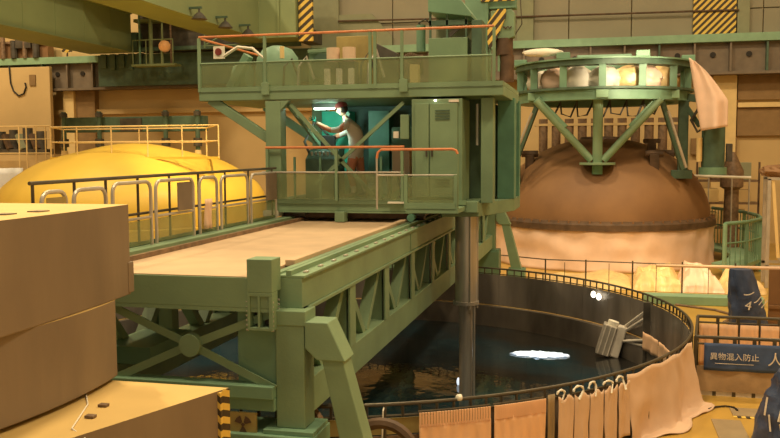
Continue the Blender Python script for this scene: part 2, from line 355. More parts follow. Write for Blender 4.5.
# ------------------------------------------------------------------ refuelling bridge
br = thing('refueling_bridge', 'long green truss bridge with a beige deck spanning the dark pool', 'bridge', (-4.4, 16, 0))
Y0, Y1 = 8.56, 25.6
def girder(xo, s):                                         # xo outer face x, s = inward direction
    xi = xo + s * 0.30; a, b = min(xo, xi), max(xo, xi)
    xm = (a + b) / 2
    MB().box(a, b, Y0, Y1, 2.44, 2.76).box(a - 0.03, b + 0.03, Y0, Y1, 2.40, 2.44).box(a - 0.03, b + 0.03, Y0, Y1, 2.76, 2.79).build('top_chord', 'green', br, bevel=0.006)
    MB().box(a, b, Y0, Y1, 1.22, 1.62).build('bottom_chord', 'green', br, bevel=0.01)
    ys = [Y0 + 0.05 + 1.83 * k for k in range(10)]
    for k, y in enumerate(ys[:-1]):
        if k: MB().box(xm - 0.10, xm + 0.10, y - 0.09, y + 0.09, 1.62, 2.40).box(xo - s * 0.0 - 0.012, xo + 0.012, y - 0.13, y + 0.13, 1.62, 2.40).build('truss_post', 'green', br)
        p, q = ((xm, y + 0.16, 2.38), (xm, y + 1.62, 1.66)) if False else ((xm, y + 0.14, 2.38), (xm, y + 0.86, 1.60))
        MB().bar(p, q, 0.16, 0.11).build('truss_diagonal', 'green', br)
        MB().bar((xm, y + 1.68, 2.38), (xm, y + 0.98, 1.60), 0.16, 0.11).build('truss_diagonal', 'green', br)
    for y in (Y0 + 5.6, Y0 + 11):
        MB().box(xo - 0.012, xo + 0.012, y - 0.22, y + 0.22, 2.45, 2.72).build('splice_plate', 'green', br)
girder(-3.05, -1); girder(-5.78, 1)
dk = MB().box(-5.66, -3.52, 8.31, 25.5, 2.74, 2.80).build('deck_plate', 'deck', br)
MB().box(-3.52, -3.40, 9.3, 25.5, 2.78, 2.86).build('deck_kerb', 'deck', br, bevel=0.01)
MB().box(-3.40, -3.32, 8.6, 25.5, 2.76, 2.81).build('kerb_strip', 'green', br)
MB().box(-5.84, -5.62, 8.31, 25.5, 2.60, 2.88).build('edge_beam', 'green', br, bevel=0.01)
rl = MB().box(-3.23, -3.17, Y0, Y1, 2.79, 2.84).build('trolley_rail', 'green', br)
MB().box(-5.50, -5.44, Y0, Y1, 2.80, 2.86).build('trolley_rail', 'brownmetal', br)
first = None
for k in range(33):
    y = Y0 + 0.2 + k * 0.5
    if first is None: first = MB().box(-3.11, -3.07, y, y + 0.10, 2.79, 2.81).build('rail_clip', 'silver', br, bevel=0.004)
    else: piece(first, br, (0, 0.5 * k, 0))
def end_frame(y, s):                                        # s=-1 near end, +1 far end
    yf = y - 0.26 if s < 0 else y - 0.12
    MB().box(-5.80, -3.30, yf, yf + 0.1, 2.47, 2.79).build('end_beam', 'green', br, bevel=0.006)
    MB().box(-5.80, -3.30, yf, yf + 0.3, 2.43, 2.47).build('end_flange', 'green', br)
    MB().box(-5.6, -3.3, yf + 0.05, yf + 0.2, 1.36, 1.50).box(-5.6, -3.3, yf, yf + 0.2, 1.50, 1.64).build('sill_beam', 'green2', br, bevel=0.01)
    c = (-4.26, yf + 0.03, 2.03)
    for (x, z) in ((-5.22, 2.42), (-3.30, 2.42), (-5.22, 1.60), (-3.30, 1.60)):
        MB().bar((c[0], c[1] + 0.05, c[2]), (x, c[1] + 0.05, z), 0.02, 0.085, (0, 0, 1)).build('cross_brace', 'green', br)
    MB().cyl((c[0], c[1] + 0.0, c[2]), (c[0], c[1] + 0.10, c[2]), 0.125, 20).build('gusset_disc', 'green', br, bevel=0.005)
    for x0, x1 in ((-3.30, -2.98), (-5.86, -5.50)):
        MB().box(x0, x1, y - 0.16, y + 0.16, 1.18, 2.42).build('column', 'green', br, bevel=0.012)
        MB().box(x0, x1 + 0.02, y - 0.17, y + 0.17, 2.28, 2.44).build('column_head', 'green', br, bevel=0.01)
        MB().box(x0 - 0.12, x1 + 0.12, y - 0.25, y + 0.25, 1.13, 1.18).build('base_plate', 'green2', br, bevel=0.006)
end_frame(Y0, -1); end_frame(Y1 - 0.1, 1)
# splayed struts
for y in (Y0, Y1 - 0.1):
    MB().prism_y([(-2.97, 2.33), (-2.72, 2.33), (-2.53, 1.93), (-2.84, 1.93), (-2.97, 2.05)], y - 0.17, y + 0.17).build('strut_bracket', 'green', br, bevel=0.01)
    MB().prism_y([(-2.80, 1.95), (-2.57, 1.95), (-2.20, 0.60), (-2.50, 0.60)], y - 0.14, y + 0.14).build('splayed_strut', 'green', br, bevel=0.01)
    MB().box(-2.60, -2.10, y - 0.25, y + 0.25, 0.10, 0.62).build('strut_foot', 'green2', br, bevel=0.01)
# end trucks with travel wheels on floor rails
for y in (Y0, Y1 - 0.1):
    MB().box(-6.6, -2.85, y - 0.30, y + 0.30, 0.42, 1.13).build('end_truck', 'green2', br, bevel=0.012)
    for x in (-6.3, -5.2, -4.2, -3.2):
        w = MB().cyl((x, y - 0.1, 0.29), (x, y + 0.1, 0.29), 0.22, 20).build('wheel', 'brownmetal', br, bevel=0.01)
    MB().box(-5.62, -5.0, y + 0.25, y + 1.3, 1.66, 1.86).build('cable_tray', 'green2', br)
o = MB()
for y in (Y0, Y1 - 0.1): o.box(-30, 5.0 if y < 10 else -1.4, y - 0.035, y + 0.035, 0.0, 0.07)
o = o.build('floor_rail', 'brownmetal'); tag(o, 'steel travel rails let into the floor under the green bridge', 'rail')
# bolted beam stub at the deck corner
MB().box(-3.56, -3.28, Y0 - 0.28, Y0 - 0.02, 2.64, 2.99).build('corner_post', 'green', br, bevel=0.008)
hb = MB()
yb = Y0 - 0.28; yc = Y0 - 0.12
hb.box(-3.56, -3.28, yb, yc, 2.60, 2.64).box(-3.56, -3.28, yb, yc, 2.24, 2.27).box(-3.56, -3.53, yb, yc, 2.27, 2.60).box(-3.445, -3.42, yb, yc, 2.27, 2.60).box(-3.32, -3.28, yb, yc, 2.27, 2.60)
MB().box(-3.53, -3.32, yc - 0.02, yc - 0.005, 2.27, 2.60).build('dark_recess', 'dark', br)  # dark plate stands in for shade inside the open beam end
MB().box(-3.74, -3.30, Y0 - 0.12, Y0 - 0.05, 1.62, 2.43).build('gusset_plate', 'green2', br)
h = hb.build('open_beam_end', 'green', br, bevel=0.003)
for k in range(7):
    for x, dy in ((-3.29, 0.25), (-3.29, 0.08), (-3.57, 0.25)):
        MB().cyl((x - 0.012, Y0 - dy, 2.24 + 0.05 * k), (x + 0.012, Y0 - dy, 2.24 + 0.05 * k), 0.012, 8).build('bolt', 'silver', h)
# radiation sign
sg = thing('warning_sign', 'brown square radiation warning sign below the bridge end beam', 'sign', (-3.62, Y0 - 0.22, 1.06))
MB().box(-3.80, -3.50, Y0 - 0.235, Y0 - 0.205, 1.08, 1.34).build('sign_board', 'yellowboard', sg)
tf = MB()
for a in (45, 135, 270):
    pts = [(-3.65 + r * cos(radians(a + d)), 1.21 + r * sin(radians(a + d))) for r, d in ((0.03, -28), (0.10, -28), (0.10, 0), (0.10, 28), (0.03, 28))]
    tf.prism_y(pts, Y0 - 0.242, Y0 - 0.236)
tf.cyl((-3.65, Y0 - 0.242, 1.21), (-3.65, Y0 - 0.236, 1.21), 0.02, 12)
tf.build('trefoil', 'rustdark', sg)

# deck guard rail with removable arch frames
gr = thing('deck_guard_rail', 'dark metal guard rail with arched panels along the left edge of the beige deck', 'railing', (-5.85, 16, 2.88))
MB().tube([(-5.87, 7.95, 3.78), (-5.87, 15.1, 3.80)], 0.022).build('top_rail', 'rimtube', gr, smooth=True)
MB().tube([(-5.87, 7.95, 3.30), (-5.87, 15.1, 3.30)], 0.018).build('middle_rail', 'rimtube', gr, smooth=True)
MB().box(-5.88, -5.86, 7.95, 15.1, 2.80, 2.93).build('toe_board', 'dkgreen', gr)
for y in (8.0, 8.75, 9.4, 10.15, 11.0, 11.9, 12.85, 13.8, 14.9):
    MB().cyl((-5.87, y, 2.80), (-5.87, y, 3.78), 0.018, 8).build('rail_post', 'rimtube', gr, smooth=True)
def arch(y0, y1, zt=3.72, x=-5.78, mt='silver'):
    r = 0.12
    pts = [(x, y0, 2.86), (x, y0, zt - r)] + [(x, y0 + r - r * cos(a), zt - r + r * sin(a)) for a in (pi / 8, pi / 4, 3 * pi / 8, pi / 2)]
    pts += [(x, y1 - r + r * sin(a), zt - r + r * cos(a)) for a in (0, pi / 8, pi / 4, 3 * pi / 8, pi / 2)] + [(x, y1, 2.86)]
    f = MB().tube(pts, 0.024, 8).build('arch_frame', mt, gr, smooth=True)
    MB().cyl((x, y0, 3.25), (x, y1, 3.25), 0.018, 8).build('crossbar', mt, f, smooth=True)
    MB().box(x - 0.006, x + 0.006, y0 + 0.02, y1 - 0.02, 2.90, 3.22).build('mesh_sheet', 'glass', f)
    return f
for y0, y1 in ((8.02, 8.45), (8.60, 9.25)): arch(y0, y1, 3.68, mt='silver')
arch(9.40, 10.32); arch(10.45, 11.55); arch(11.75, 12.35); arch(12.5, 13.55); arch(13.7, 14.85)
for y, z0, z1, h in ((11.0, 3.28, 3.68, 0.42), (14.30, 3.24, 3.72, 0.5)):
    o = MB().box(-5.75, -5.735, y, y + h, z0, z1).build('notice_board', 'greyweb'); tag(o, 'grey blank notice board hung on the deck railing, %s' % ('the one nearer the camera' if y < 12 else 'the one beside the green machine'), 'board', 'boards hung on the deck railing')
o = MB().box(-5.75, -5.74, 8.06, 8.40, 3.42, 3.62).build('yellow_notice', 'yellowboard'); tag(o, 'small yellow sign on the guard rail above the concrete slab', 'sign')
o = cloth([((-5.72, 11.80 + 0.035 * i), (1, 0)) for i in range(8)], 2.95, 3.4, 6, 0.02, 3, 2).build('hanging_rag', 'pinkcloth', smooth=True, solid=0.006); tag(o, 'pink rag hanging on the deck railing', 'cloth')

# ------------------------------------------------------------------ handling machine on the bridge
tr = thing('handling_machine', 'two-storey olive green handling machine standing on the bridge deck', 'machine', (-4.2, 17, 2.80))
YF, YB = 15.2, 18.2
MB().box(-6.10, -2.10, YF, YB, 3.00, 3.20).build('base_frame', 'green', tr, bevel=0.01)
MB().box(-6.10, -2.30, YF - 0.03, YF, 3.14, 3.22).box(-6.14, -3.3, YF - 0.012, YF + 0.01, 2.97, 3.0).build('base_edge', 'green', tr)
MB().prism([(-2.75, YF - 0.02), (-2.1, YF + 0.15), (-1.62, 17.0), (-1.62, YB), (-2.75, YB)], 2.92, 3.16).build('mast_bay_floor', 'green', tr, bevel=0.01)
for x, y in ((-5.47, 15.5), (-5.47, 17.9), (-3.18, 15.5), (-3.18, 17.9)):
    MB().cyl((x - 0.06, y, 2.93), (x + 0.06, y, 2.93), 0.10, 16).build('wheel', 'dark', tr)
    MB().box(x - 0.12, x + 0.12, y - 0.25, y + 0.25, 2.93, 3.0).build('bogie', 'dark', tr)
MB().box(-6.14, -5.86, YF - 0.1, YF + 0.3, 2.89, 3.0).build('buffer', 'white', tr, bevel=0.01)
MB().box(-4.72, -4.53, YF - 0.14, YF + 0.1, 2.81, 3.0).build('guide_foot', 'green', tr, bevel=0.01)
MB().cyl((-3.30, YF - 0.1, 2.90), (-3.30, YF + 0.05, 2.90), 0.07, 12).build('guide_roller', 'teal', tr)
MB().box(-5.9, -3.4, YF + 0.25, YF + 0.45, 2.86, 2.95).build('drive_shaft_cover', 'rustdark', tr)
# lower storey frame
MB().box(-6.10, -5.80, YF, YF + 0.3, 3.2, 5.05).prism_y([(-5.80, 5.05), (-5.80, 4.86), (-5.62, 5.05)], YF, YF + 0.12).build('corner_column', 'green', tr, bevel=0.01)
MB().box(-6.10, -5.80, YB - 0.3, YB, 3.2, 5.05).build('corner_column', 'green', tr, bevel=0.01)
MB().box(-2.08, -1.86, 15.45, 15.75, 3.16, 5.05).build('corner_column', 'green', tr, bevel=0.01)
MB().box(-1.95, -1.62, 16.9, 17.3, 3.16, 5.12).build('corner_column', 'teal', tr, bevel=0.01)  # blue-green here and on the next column stands in for cooler light
MB().box(-1.95, -1.62, YB - 0.2, YB, 3.16, 5.12).build('corner_column', 'teal', tr, bevel=0.01)
for p, q in (((-5.62, YF + .08, 4.98), (-4.05, YF + .08, 3.30)), ((-3.46, YF + .08, 4.98), (-5.15, YF + .08, 3.5)), ((-5.72, YF + .2, 4.98), (-5.3, YF + 1.6, 3.9))):
    MB().bar(p, q, 0.05, 0.065).build('cross_brace', 'green', tr)
MB().bar((-5.0, YF + 1.8, 4.9), (-5.6, YF + 1.8, 3.8), 0.06, 0.09).build('cross_brace', 'green2', tr)
bw = MB().box(-5.55, -2.4, YB - 0.08, YB - 0.02, 3.2, 5.07).build('rear_wall', 'dkgreen', tr)
MB().box(-4.75, -4.3, 17.6, 18.0, 3.2, 4.95).build('rear_cabinet', 'teal', tr, bevel=0.01)
MB().box(-3.6, -3.3, 17.3, 17.8, 3.2, 4.9).build('rear_cabinet', 'teal', tr, bevel=0.01)
MB().box(-5.75, -5.45, 17.0, 17.6, 3.2, 4.0).build('control_box', 'dkgreen', tr, bevel=0.01)
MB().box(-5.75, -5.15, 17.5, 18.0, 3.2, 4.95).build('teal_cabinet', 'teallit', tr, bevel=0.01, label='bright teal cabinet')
MB().box(-4.2, -3.7, 17.4, 18.0, 3.2, 4.6).build('rear_cabinet', 'green2', tr, bevel=0.01)
MB().box(-3.95, -3.6, 16.4, 17.0, 3.2, 4.15).build('pink_box', 'pinkcloth', tr, bevel=0.01, label='pinkish storage box')
MB().box(-2.40, -2.08, 16.2, 16.3, 3.2, 5.07).build('bay_partition', 'dkgreen', tr)  # dark panel put in for the shaded gap beside the column
MB().tube([(-5.55, 16.3, 3.9), (-5.75, 16.4, 4.3), (-5.6, 16.6, 4.7), (-5.35, 16.8, 4.4)], 0.03, 6).build('hose', 'dark', tr, smooth=True)
for k in range(4): MB().box(-4.60 + 0.02 * k, -4.38 + 0.02 * k, 16.9 - 0.1 * k, 17.05 - 0.1 * k, 3.2, 3.7 - 0.12 * k).build('equipment_case', ('dark', 'greyweb', 'silver', 'dkgreen')[k], tr, bevel=0.01)
# control desk
ds = MB().prism_x([(15.85, 3.2), (16.5, 3.2), (16.5, 4.15), (16.15, 4.15), (15.85, 3.95)], -5.55, -4.95).build('control_desk', 'dkgreen', tr, bevel=0.01)
for k in range(6): MB().cyl((-5.45 + 0.08 * k, 15.98 + 0.02 * (k % 2), 4.03), (-5.45 + 0.08 * k, 15.96, 4.10), 0.022, 8).build('control_knob', 'silver', ds)
MB().box(-5.4, -5.1, 16.35, 16.42, 4.15, 4.42).build('display', 'black', ds, bevel=0.01)
for k in range(5):
    x = -4.35 + 0.22 * k
    MB().tube([(x, 15.9, 3.22), (x + 0.05, 15.88, 3.55 + 0.1 * (k % 3)), (x + 0.18, 15.9, 3.7), (x + 0.22, 16.0, 3.3)], 0.022, 6).build('hose', 'silver' if k % 2 else 'dark', tr, smooth=True)
lt = MB().box(-5.65, -4.98, 16.6, 16.7, 4.98, 5.06).build('lamp_housing', 'dark', tr)
MB().cyl((-5.62, 16.65, 4.965), (-5.0, 16.65, 4.965), 0.022, 10).build('fluorescent_tube', 'tube', lt)
# olive cabinet right of the opening
cb = MB().box(-3.30, -2.38, YF + 0.02, YF + 0.9, 3.2, 5.03).build('cabinet_body', 'green', tr, bevel=0.012)
MB().box(-3.23, -2.98, YF - 0.015, YF + 0.02, 3.27, 4.95).build('cabinet_door', 'green', cb, bevel=0.008)
d2 = MB().box(-2.96, -2.46, YF - 0.015, YF + 0.02, 3.27, 4.95).build('cabinet_door', 'green', cb, bevel=0.008)
for k in range(4): MB().box(-2.86, -2.60, YF - 0.03, YF - 0.01, 4.66 + k * 0.05, 4.68 + k * 0.05).build('louver', 'dkgreen', cb)
for k in range(3): MB().box(-2.86, -2.60, YF - 0.03, YF - 0.01, 3.48 + k * 0.05, 3.495 + k * 0.05).build('louver', 'dkgreen', cb)
for x in (-3.02, -2.92): MB().box(x - 0.012, x + 0.012, YF - 0.05, YF - 0.01, 4.0, 4.14).build('cabinet_handle', 'dark', cb)
MB().box(-2.62, -2.44, YF - 0.02, YF + 0.02, 4.965, 5.01).build('name_plate', 'paper', cb)
MB().cyl((-2.86, YF - 0.05, 5.00), (-2.86, YF + 0.02, 5.00), 0.018, 10).build('indicator_lamp', 'led', cb)
MB().box(-3.52, -3.36, YF + 0.05, YF + 0.2, 4.32, 4.76).build('switch_box', 'green', tr, bevel=0.01)
MB().box(-3.66, -3.56, YF + 0.1, YF + 0.2, 4.34, 4.46).build('small_label_box', 'paper', tr)
MB().bar((-3.7, YF + 0.1, 3.25), (-3.35, YF + 0.1, 3.5), 0.06, 0.10).build('step_stringer', 'green', tr)
MB().box(-3.72, -3.42, YF - 0.12, YF + 0.1, 3.16, 3.19).build('step_tread', 'white', tr)
# mast bay bits
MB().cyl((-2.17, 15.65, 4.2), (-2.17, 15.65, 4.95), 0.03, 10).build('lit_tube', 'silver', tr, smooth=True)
MB().box(-1.93, -1.84, 17.32, 17.4, 3.3, 4.4).build('lit_strip', 'wallcream', tr)  # cream strip painted in for the bright slit between the columns
MB().box(-2.35, -1.98, 16.6, 17.9, 3.2, 5.0).build('rear_cabinet', 'dkgreen', tr)
MB().tube([(-1.98, 15.9, 5.0), (-1.92, 15.95, 4.6), (-1.98, 16.0, 4.2), (-1.95, 16.1, 3.4)], 0.025, 6).build('hose', 'dark', tr, smooth=True)
# front step cage
MB().box(-3.22, -2.32, 14.35, YF - 0.02, 3.04, 3.12).build('step_platform', 'green', tr, bevel=0.006)
MB().box(-3.22, -2.36, 14.36, 14.37, 3.12, 3.66).build('guard_panel', 'glass', tr)
MB().box(-3.22, -2.36, 14.34, 14.38, 3.12, 3.22).build('kick_plate', 'green', tr)
for x in (-3.22, -2.36): MB().box(x - 0.03, x + 0.03, 14.35, 14.41, 3.12, 3.70).build('guard_post', 'green', tr)
MB().tube([(-3.74, 14.4, 3.69), (-2.34, 14.4, 3.69)], 0.016).build('guard_rail', 'silver', tr)
# lower handrail
ph = [(-6.08, 4.16, 'green')]
MB().tube([(-6.08, YF - 0.06, 4.18), (-3.42, YF - 0.06, 4.18)], 0.023).build('hand_rail', 'orange', tr, smooth=True)
MB().tube([(-3.74, 14.4, 3.98), (-3.72, 14.4, 4.08), (-3.66, 14.4, 4.13), (-2.42, 14.4, 4.13), (-2.36, 14.4, 4.11), (-2.33, 14.4, 4.05)], 0.022).build('hand_rail', 'orange', tr, smooth=True)
MB().tube([(-3.74, 14.4, 3.10), (-3.74, 14.4, 3.98)], 0.018).build('rail_post', 'silver', tr)
MB().tube([(-2.33, 14.4, 3.12), (-2.33, 14.4, 4.05)], 0.016).build('rail_post', 'green', tr)
MB().tube([(-6.16, YF - 0.06, 3.72), (-3.42, YF - 0.06, 3.72)], 0.018).build('middle_rail', 'silver', tr, smooth=True)
for x in (-6.05, -4.70, -3.46): MB().box(x - 0.025, x + 0.025, YF - 0.085, YF - 0.035, 3.2, 4.16).build('rail_post', 'green', tr)
for x in (-5.72, -5.2, -4.0): MB().box(x - 0.02, x + 0.02, YF + 0.5, YF + 0.54, 3.2, 4.0).build('rail_post', 'green2', tr)
for x0, x1 in ((-6.02, -4.74), (-4.66, -3.50)): MB().box(x0, x1, YF - 0.065, YF - 0.055, 3.22, 3.70).build('clear_panel', 'glass', tr)
# upper storey
up = MB().box(-7.44, -1.66, YF, YB, 5.07, 5.24).build('upper_platform', 'green', tr, bevel=0.01)
MB().box(-7.44, -1.66, YF - 0.02, YF + 0.0, 5.24, 5.32).build('toe_plate', 'green', tr)
MB().box(-1.68, -1.66, YF, YB, 5.24, 5.32).build('toe_plate', 'green', tr)
MB().bar((-7.25, YF + 0.12, 5.10), (-6.08, YF + 0.12, 4.35), 0.14, 0.17).build('cantilever_brace', 'green', tr, bevel=0.008)
MB().bar((-7.25, YB - 0.12, 5.10), (-6.08, YB - 0.12, 4.35), 0.14, 0.17).build('cantilever_brace', 'green', tr, bevel=0.008)
MB().tube([(-7.42, YF, 6.27), (-1.82, YF, 6.27)], 0.022).build('hand_rail', 'orange', tr, smooth=True)
MB().tube([(-7.42, YF, 5.77), (-1.82, YF, 5.77)], 0.018).build('middle_rail', 'green', tr, smooth=True)
MB().tube([(-7.42, YF, 6.25), (-7.42, YB, 6.25)], 0.022).build('hand_rail', 'orange', tr, smooth=True)
for x in (-7.42, -6.09, -4.06, -3.97, -3.47, -1.82): MB().box(x - 0.025, x + 0.025, YF - 0.025, YF + 0.025, 5.24, 6.25).build('rail_post', 'green', tr)
for x0, x1 in ((-7.38, -6.13), (-6.05, -4.10), (-3.93, -1.86)): MB().box(x0, x1, YF - 0.006, YF + 0.006, 5.32, 5.75).build('clear_panel', 'glass', tr)
for x in (-6.06, -3.42): 
    MB().prism_y([(x - 0.09, 5.16), (x + 0.06, 5.16), (x + 0.06, 5.38), (x - 0.02, 5.40), (x - 0.09, 5.38)], YF - 0.06, YF - 0.01).build('lifting_lug', 'green', tr, bevel=0.006)
# equipment on the upper storey (each its own part)
MB().lathe([(0, 0.0), (0.46, 0), (0.46, 0.55), (0.42, 0.78), (0.30, 0.95), (0.12, 1.02), (0, 1.03)], (-6.45, 16.8, 5.24), 28).build('winch_drum_hood', 'green2', tr, smooth=True)
MB().cyl((-7.2, 16.4, 5.62), (-6.9, 16.4, 5.62), 0.24, 18).box(-7.25, -6.85, 16.2, 16.6, 5.24, 5.4).build('winch_motor', 'green2', tr, smooth=True)
MB().bar((-7.15, 16.0, 5.35), (-6.75, 16.0, 6.0), 0.2, 0.16).build('winch_arm', 'green2', tr, bevel=0.02)
q_ = MB().box(-7.36, -7.14, 15.7, 15.75, 5.92, 6.16).build('signal_plate', 'white', tr, label='white plate with a red disc'); MB().cyl((-7.25, 15.68, 6.05), (-7.25, 15.70, 6.05), 0.07, 14).build('red_disc', 'helmet', q_)
MB().box(-5.95, -4.6, 17.3, 17.9, 5.24, 6.15).box(-5.95, -4.6, 17.22, 17.3, 6.15, 6.22).build('motor_cabinet', 'green', tr, bevel=0.01)
MB().cyl((-5.55, 17.2, 5.85), (-5.55, 17.05, 5.85), 0.27, 24).build('fan_cover', 'dkgreen', tr)
MB().box(-5.22, -4.46, 16.9, 17.25, 5.24, 6.42).build('yellow_green_cabinet', 'yellowboard', tr, bevel=0.01, label='yellowish cabinet')
for x in (-5.15, -4.82):
    c = MB().cyl((x, 16.45, 5.86), (x, 16.45, 6.14), 0.13, 18).build('hoist_motor', 'pinkcloth', tr, smooth=True, label='brown capped motor')
    MB().box(x - 0.15, x + 0.15, 16.3, 16.6, 5.24, 5.86).build('motor_mount', 'dark', c, bevel=0.01)
MB().prism_y([(-4.3, 5.24), (-3.85, 5.24), (-3.85, 6.0), (-4.3, 6.22)], 16.5, 17.0).build('black_case', 'dark', tr, bevel=0.01, label='black slanted case')
cgb = MB()
for k in range(9):
    a = k * 0.7
    cgb.tube([(-3.75 + 0.035 * k, 16.6, 5.35), (-3.85 + 0.05 * k, 16.5, 5.7), (-3.7 + 0.04 * k, 16.55, 5.98 + 0.03 * sin(a)), (-3.55 + 0.02 * k, 16.7, 5.6)], 0.016, 5)
cgb.build('cable_bundle', 'brownmetal', tr)['kind'] = 'stuff'
MB().box(-3.55, -3.38, 16.2, 16.4, 5.24, 5.75).build('yellow_box', 'wallcream', tr, bevel=0.01)
for k, x in enumerate((-6.0, -5.7, -4.45, -4.3)):
    MB().tube([(x, 15.9, 5.26), (x + 0.03, 15.9, 5.75), (x + 0.16, 15.95, 5.9 + 0.04 * k), (x + 0.3, 16.0, 5.5)], 0.025, 6).build('hose', 'silver' if k % 2 else 'dark', tr, smooth=True)
MB().tube([(-7.1, 15.6, 5.95), (-6.8, 15.6, 6.12), (-6.5, 15.6, 6.08), (-6.3, 15.65, 5.9)], 0.03, 6).build('white_pipe', 'white', tr, smooth=True)
MB().cyl((-6.05, 16.0, 5.92), (-6.05, 16.0, 6.15), 0.045, 8).build('lamp_post', 'wallcream', tr)
MB().box(-5.3, -4.5, 15.7, 16.1, 5.24, 5.32).build('skid_plate', 'silver', tr, bevel=0.01)
for k in range(3): MB().cyl((-5.1 + 0.24 * k, 15.9, 5.32), (-5.1 + 0.24 * k, 15.9, 5.62), 0.06, 10).box(-5.15 + 0.24 * k, -5.05 + 0.24 * k, 15.85, 15.95, 5.55, 5.68).build('valve', 'paper', tr, bevel=0.005)
MB().tube([(-3.44, 16.9, 6.5), (-3.5, 16.85, 6.62), (-3.36, 16.8, 6.68), (-3.27, 16.8, 6.6)], 0.02, 6).build('cable', 'dark', tr, smooth=True)
# cab
cab = MB().box(-3.26, -2.50, 16.6, 17.4, 5.24, 6.28).build('cab_body', 'green', tr, bevel=0.01)
MB().prism_y([(-3.26, 6.78), (-2.42, 6.66), (-2.42, 6.72), (-2.62, 6.98), (-3.26, 7.05)], 16.55, 17.45).build('cab_roof', 'green2', cab, bevel=0.01)
for x in (-3.23, -2.90, -2.53): MB().box(x - 0.02, x + 0.02, 16.62, 16.66, 6.28, 6.80).build('cab_post', 'dkgreen', cab)
MB().box(-3.25, -2.5, 17.36, 17.4, 6.28, 6.8).build('cab_back_panel', 'wallgrey', cab)
MB().box(-3.25, -2.5, 16.62, 16.66, 6.52, 6.62).build('cab_window_bar', 'dkgreen', cab)
MB().bar((-2.9, 16.7, 6.30), (-2.6, 16.7, 6.56), 0.05, 0.08).build('cab_brace', 'dark', cab)
MB().cyl((-3.47, 16.9, 6.06), (-3.47, 16.9, 6.58), 0.09, 14).build('lamp_hood', 'green2', tr, smooth=True)
MB().box(-2.42, -2.22, 16.6, 17.2, 5.24, 6.6).build('mast_support', 'dkgreen', tr, bevel=0.01)

# telescoping mast
ms = thing('telescopic_mast', 'shiny steel telescopic tube hanging from the machine into the pool', 'mast', (-2.37, 15.6, -0.45))
MB().cyl((-2.37, 15.62, 1.30), (-2.37, 15.62, 2.95), 0.20, 28).build('outer_tube', 'steel', ms, smooth=True)
MB().cyl((-2.37, 15.62, -0.9), (-2.37, 15.62, 1.32), 0.125, 24).build('inner_tube', 'steel', ms, smooth=True)
for a in (-60, 20, 110): MB().cyl((-2.37 + 0.21 * cos(radians(a)), 15.62 + 0.21 * sin(radians(a)), 1.2), (-2.37 + 0.21 * cos(radians(a)), 15.62 + 0.21 * sin(radians(a)), 2.93), 0.022, 8).build('guide_bar', 'steel', ms, smooth=True)
MB().cyl((-2.20, 15.50, -0.7), (-2.20, 15.50, 1.3), 0.02, 8).build('guide_bar', 'steel', ms, smooth=True)
MB().lathe([(0.20, 0), (0.24, 0.0), (0.24, 0.06), (0.20, 0.06)], (-2.37, 15.62, 1.28), 28).build('collar', 'steel', ms, smooth=True)

# ------------------------------------------------------------------ guard ring round the well
rim = thing('well_guard_ring', 'dark circular guard fence with sheet panels round the flooded well', 'fence', (WC[0], WC[1], 0))
MB().tube(arc(0, 360, 143, lambda a: wp(a * 143 / 144, 6.72, 1.04)), 0.023, 8, True).build('top_rail', 'rimtube', rim, smooth=True)
MB().tube(arc(0, 360, 143, lambda a: wp(a * 143 / 144, 6.72, 0.90)), 0.014, 6, True).build('lower_rail', 'rimtube', rim, smooth=True)
for k in range(48):
    a = 7.5 * k; p = wp(a, 6.72, 0)
    MB().cyl((p[0], p[1], 0.07), (p[0], p[1], 1.03), 0.019, 8).build('fence_post', 'rimtube', rim, smooth=True)
    front = 284 < a + 3 < 296.5
    pts = arc(a + 0.03, a + 7.47, 4, lambda t: wp(t, 6.70, 0)); pi_ = arc(a + 0.03, a + 7.47, 4, lambda t: wp(t, 6.685, 0))
    poly = [(x, y) for x, y, _ in pts] + [(x, y) for x, y, _ in reversed(pi_)]
    if front: MB().prism(poly, 0.66, 0.86).build('board', 'yellowboard', rim); MB().prism(poly, 0.08, 0.64).build('sheet_panel', 'brownmetal', rim)
    else: MB().prism(poly, 0.08, 0.88).build('sheet_panel', 'sheetpanel', rim)
    for t in (1.9, 3.75, 5.6):
        q = wp(a + t, 6.72, 0)
        MB().box(q[0] - 0.016, q[0] + 0.016, q[1] - 0.016, q[1] + 0.016, 0.88, 1.03).build('rail_bracket', 'rimtube', rim)
o = lump(0.045, 0.045, 0.04, wp(300.6, 6.72, 1.06), 3, 12, 8).build('cloth_knot', 'white', smooth=True); tag(o, 'small pale cloth knot on the pool rail behind the peach curtains', 'cloth')

def rp(a, r): x, y, _ = wp(a, r, 0); return ((x, y), (cos(radians(a)), sin(radians(a))))
for (a0, a1), lab in zip(((295.9, 303.8), (304.2, 310.6)), ('peach curtain hung on the pool fence, nearest the green strut', 'peach curtain hung on the pool fence beside the knotted strips')):
    t = thing('fence_curtain', lab, 'curtain', wp((a0 + a1) / 2, 6.84, 0.03), 'peach curtains on the pool fence')
    cloth([rp(a0 + (a1 - a0) * i / 40, 6.84) for i in range(41)], 0.03, 0.80, 10, 0.012, a0, 6).build('curtain_cloth', 'cloth', t, smooth=True, solid=0.008)
    s = MB()
    for k in range(26):
        a = a0 + (a1 - a0) * (k + 0.4) / 26; p = wp(a, 6.85, 0); q = wp(a + 0.12, 6.85, 0)
        s.bar((p[0], p[1], 0.78), (p[0], p[1], 0.95), 0.027, 0.012)
    s.build('hanging_loops', 'cloth', t)['kind'] = 'stuff'
    MB().tube(arc(a0, a1, 8, lambda a: wp(a, 6.80, 0.955)), 0.012, 6).build('curtain_rod', 'rimtube', t)
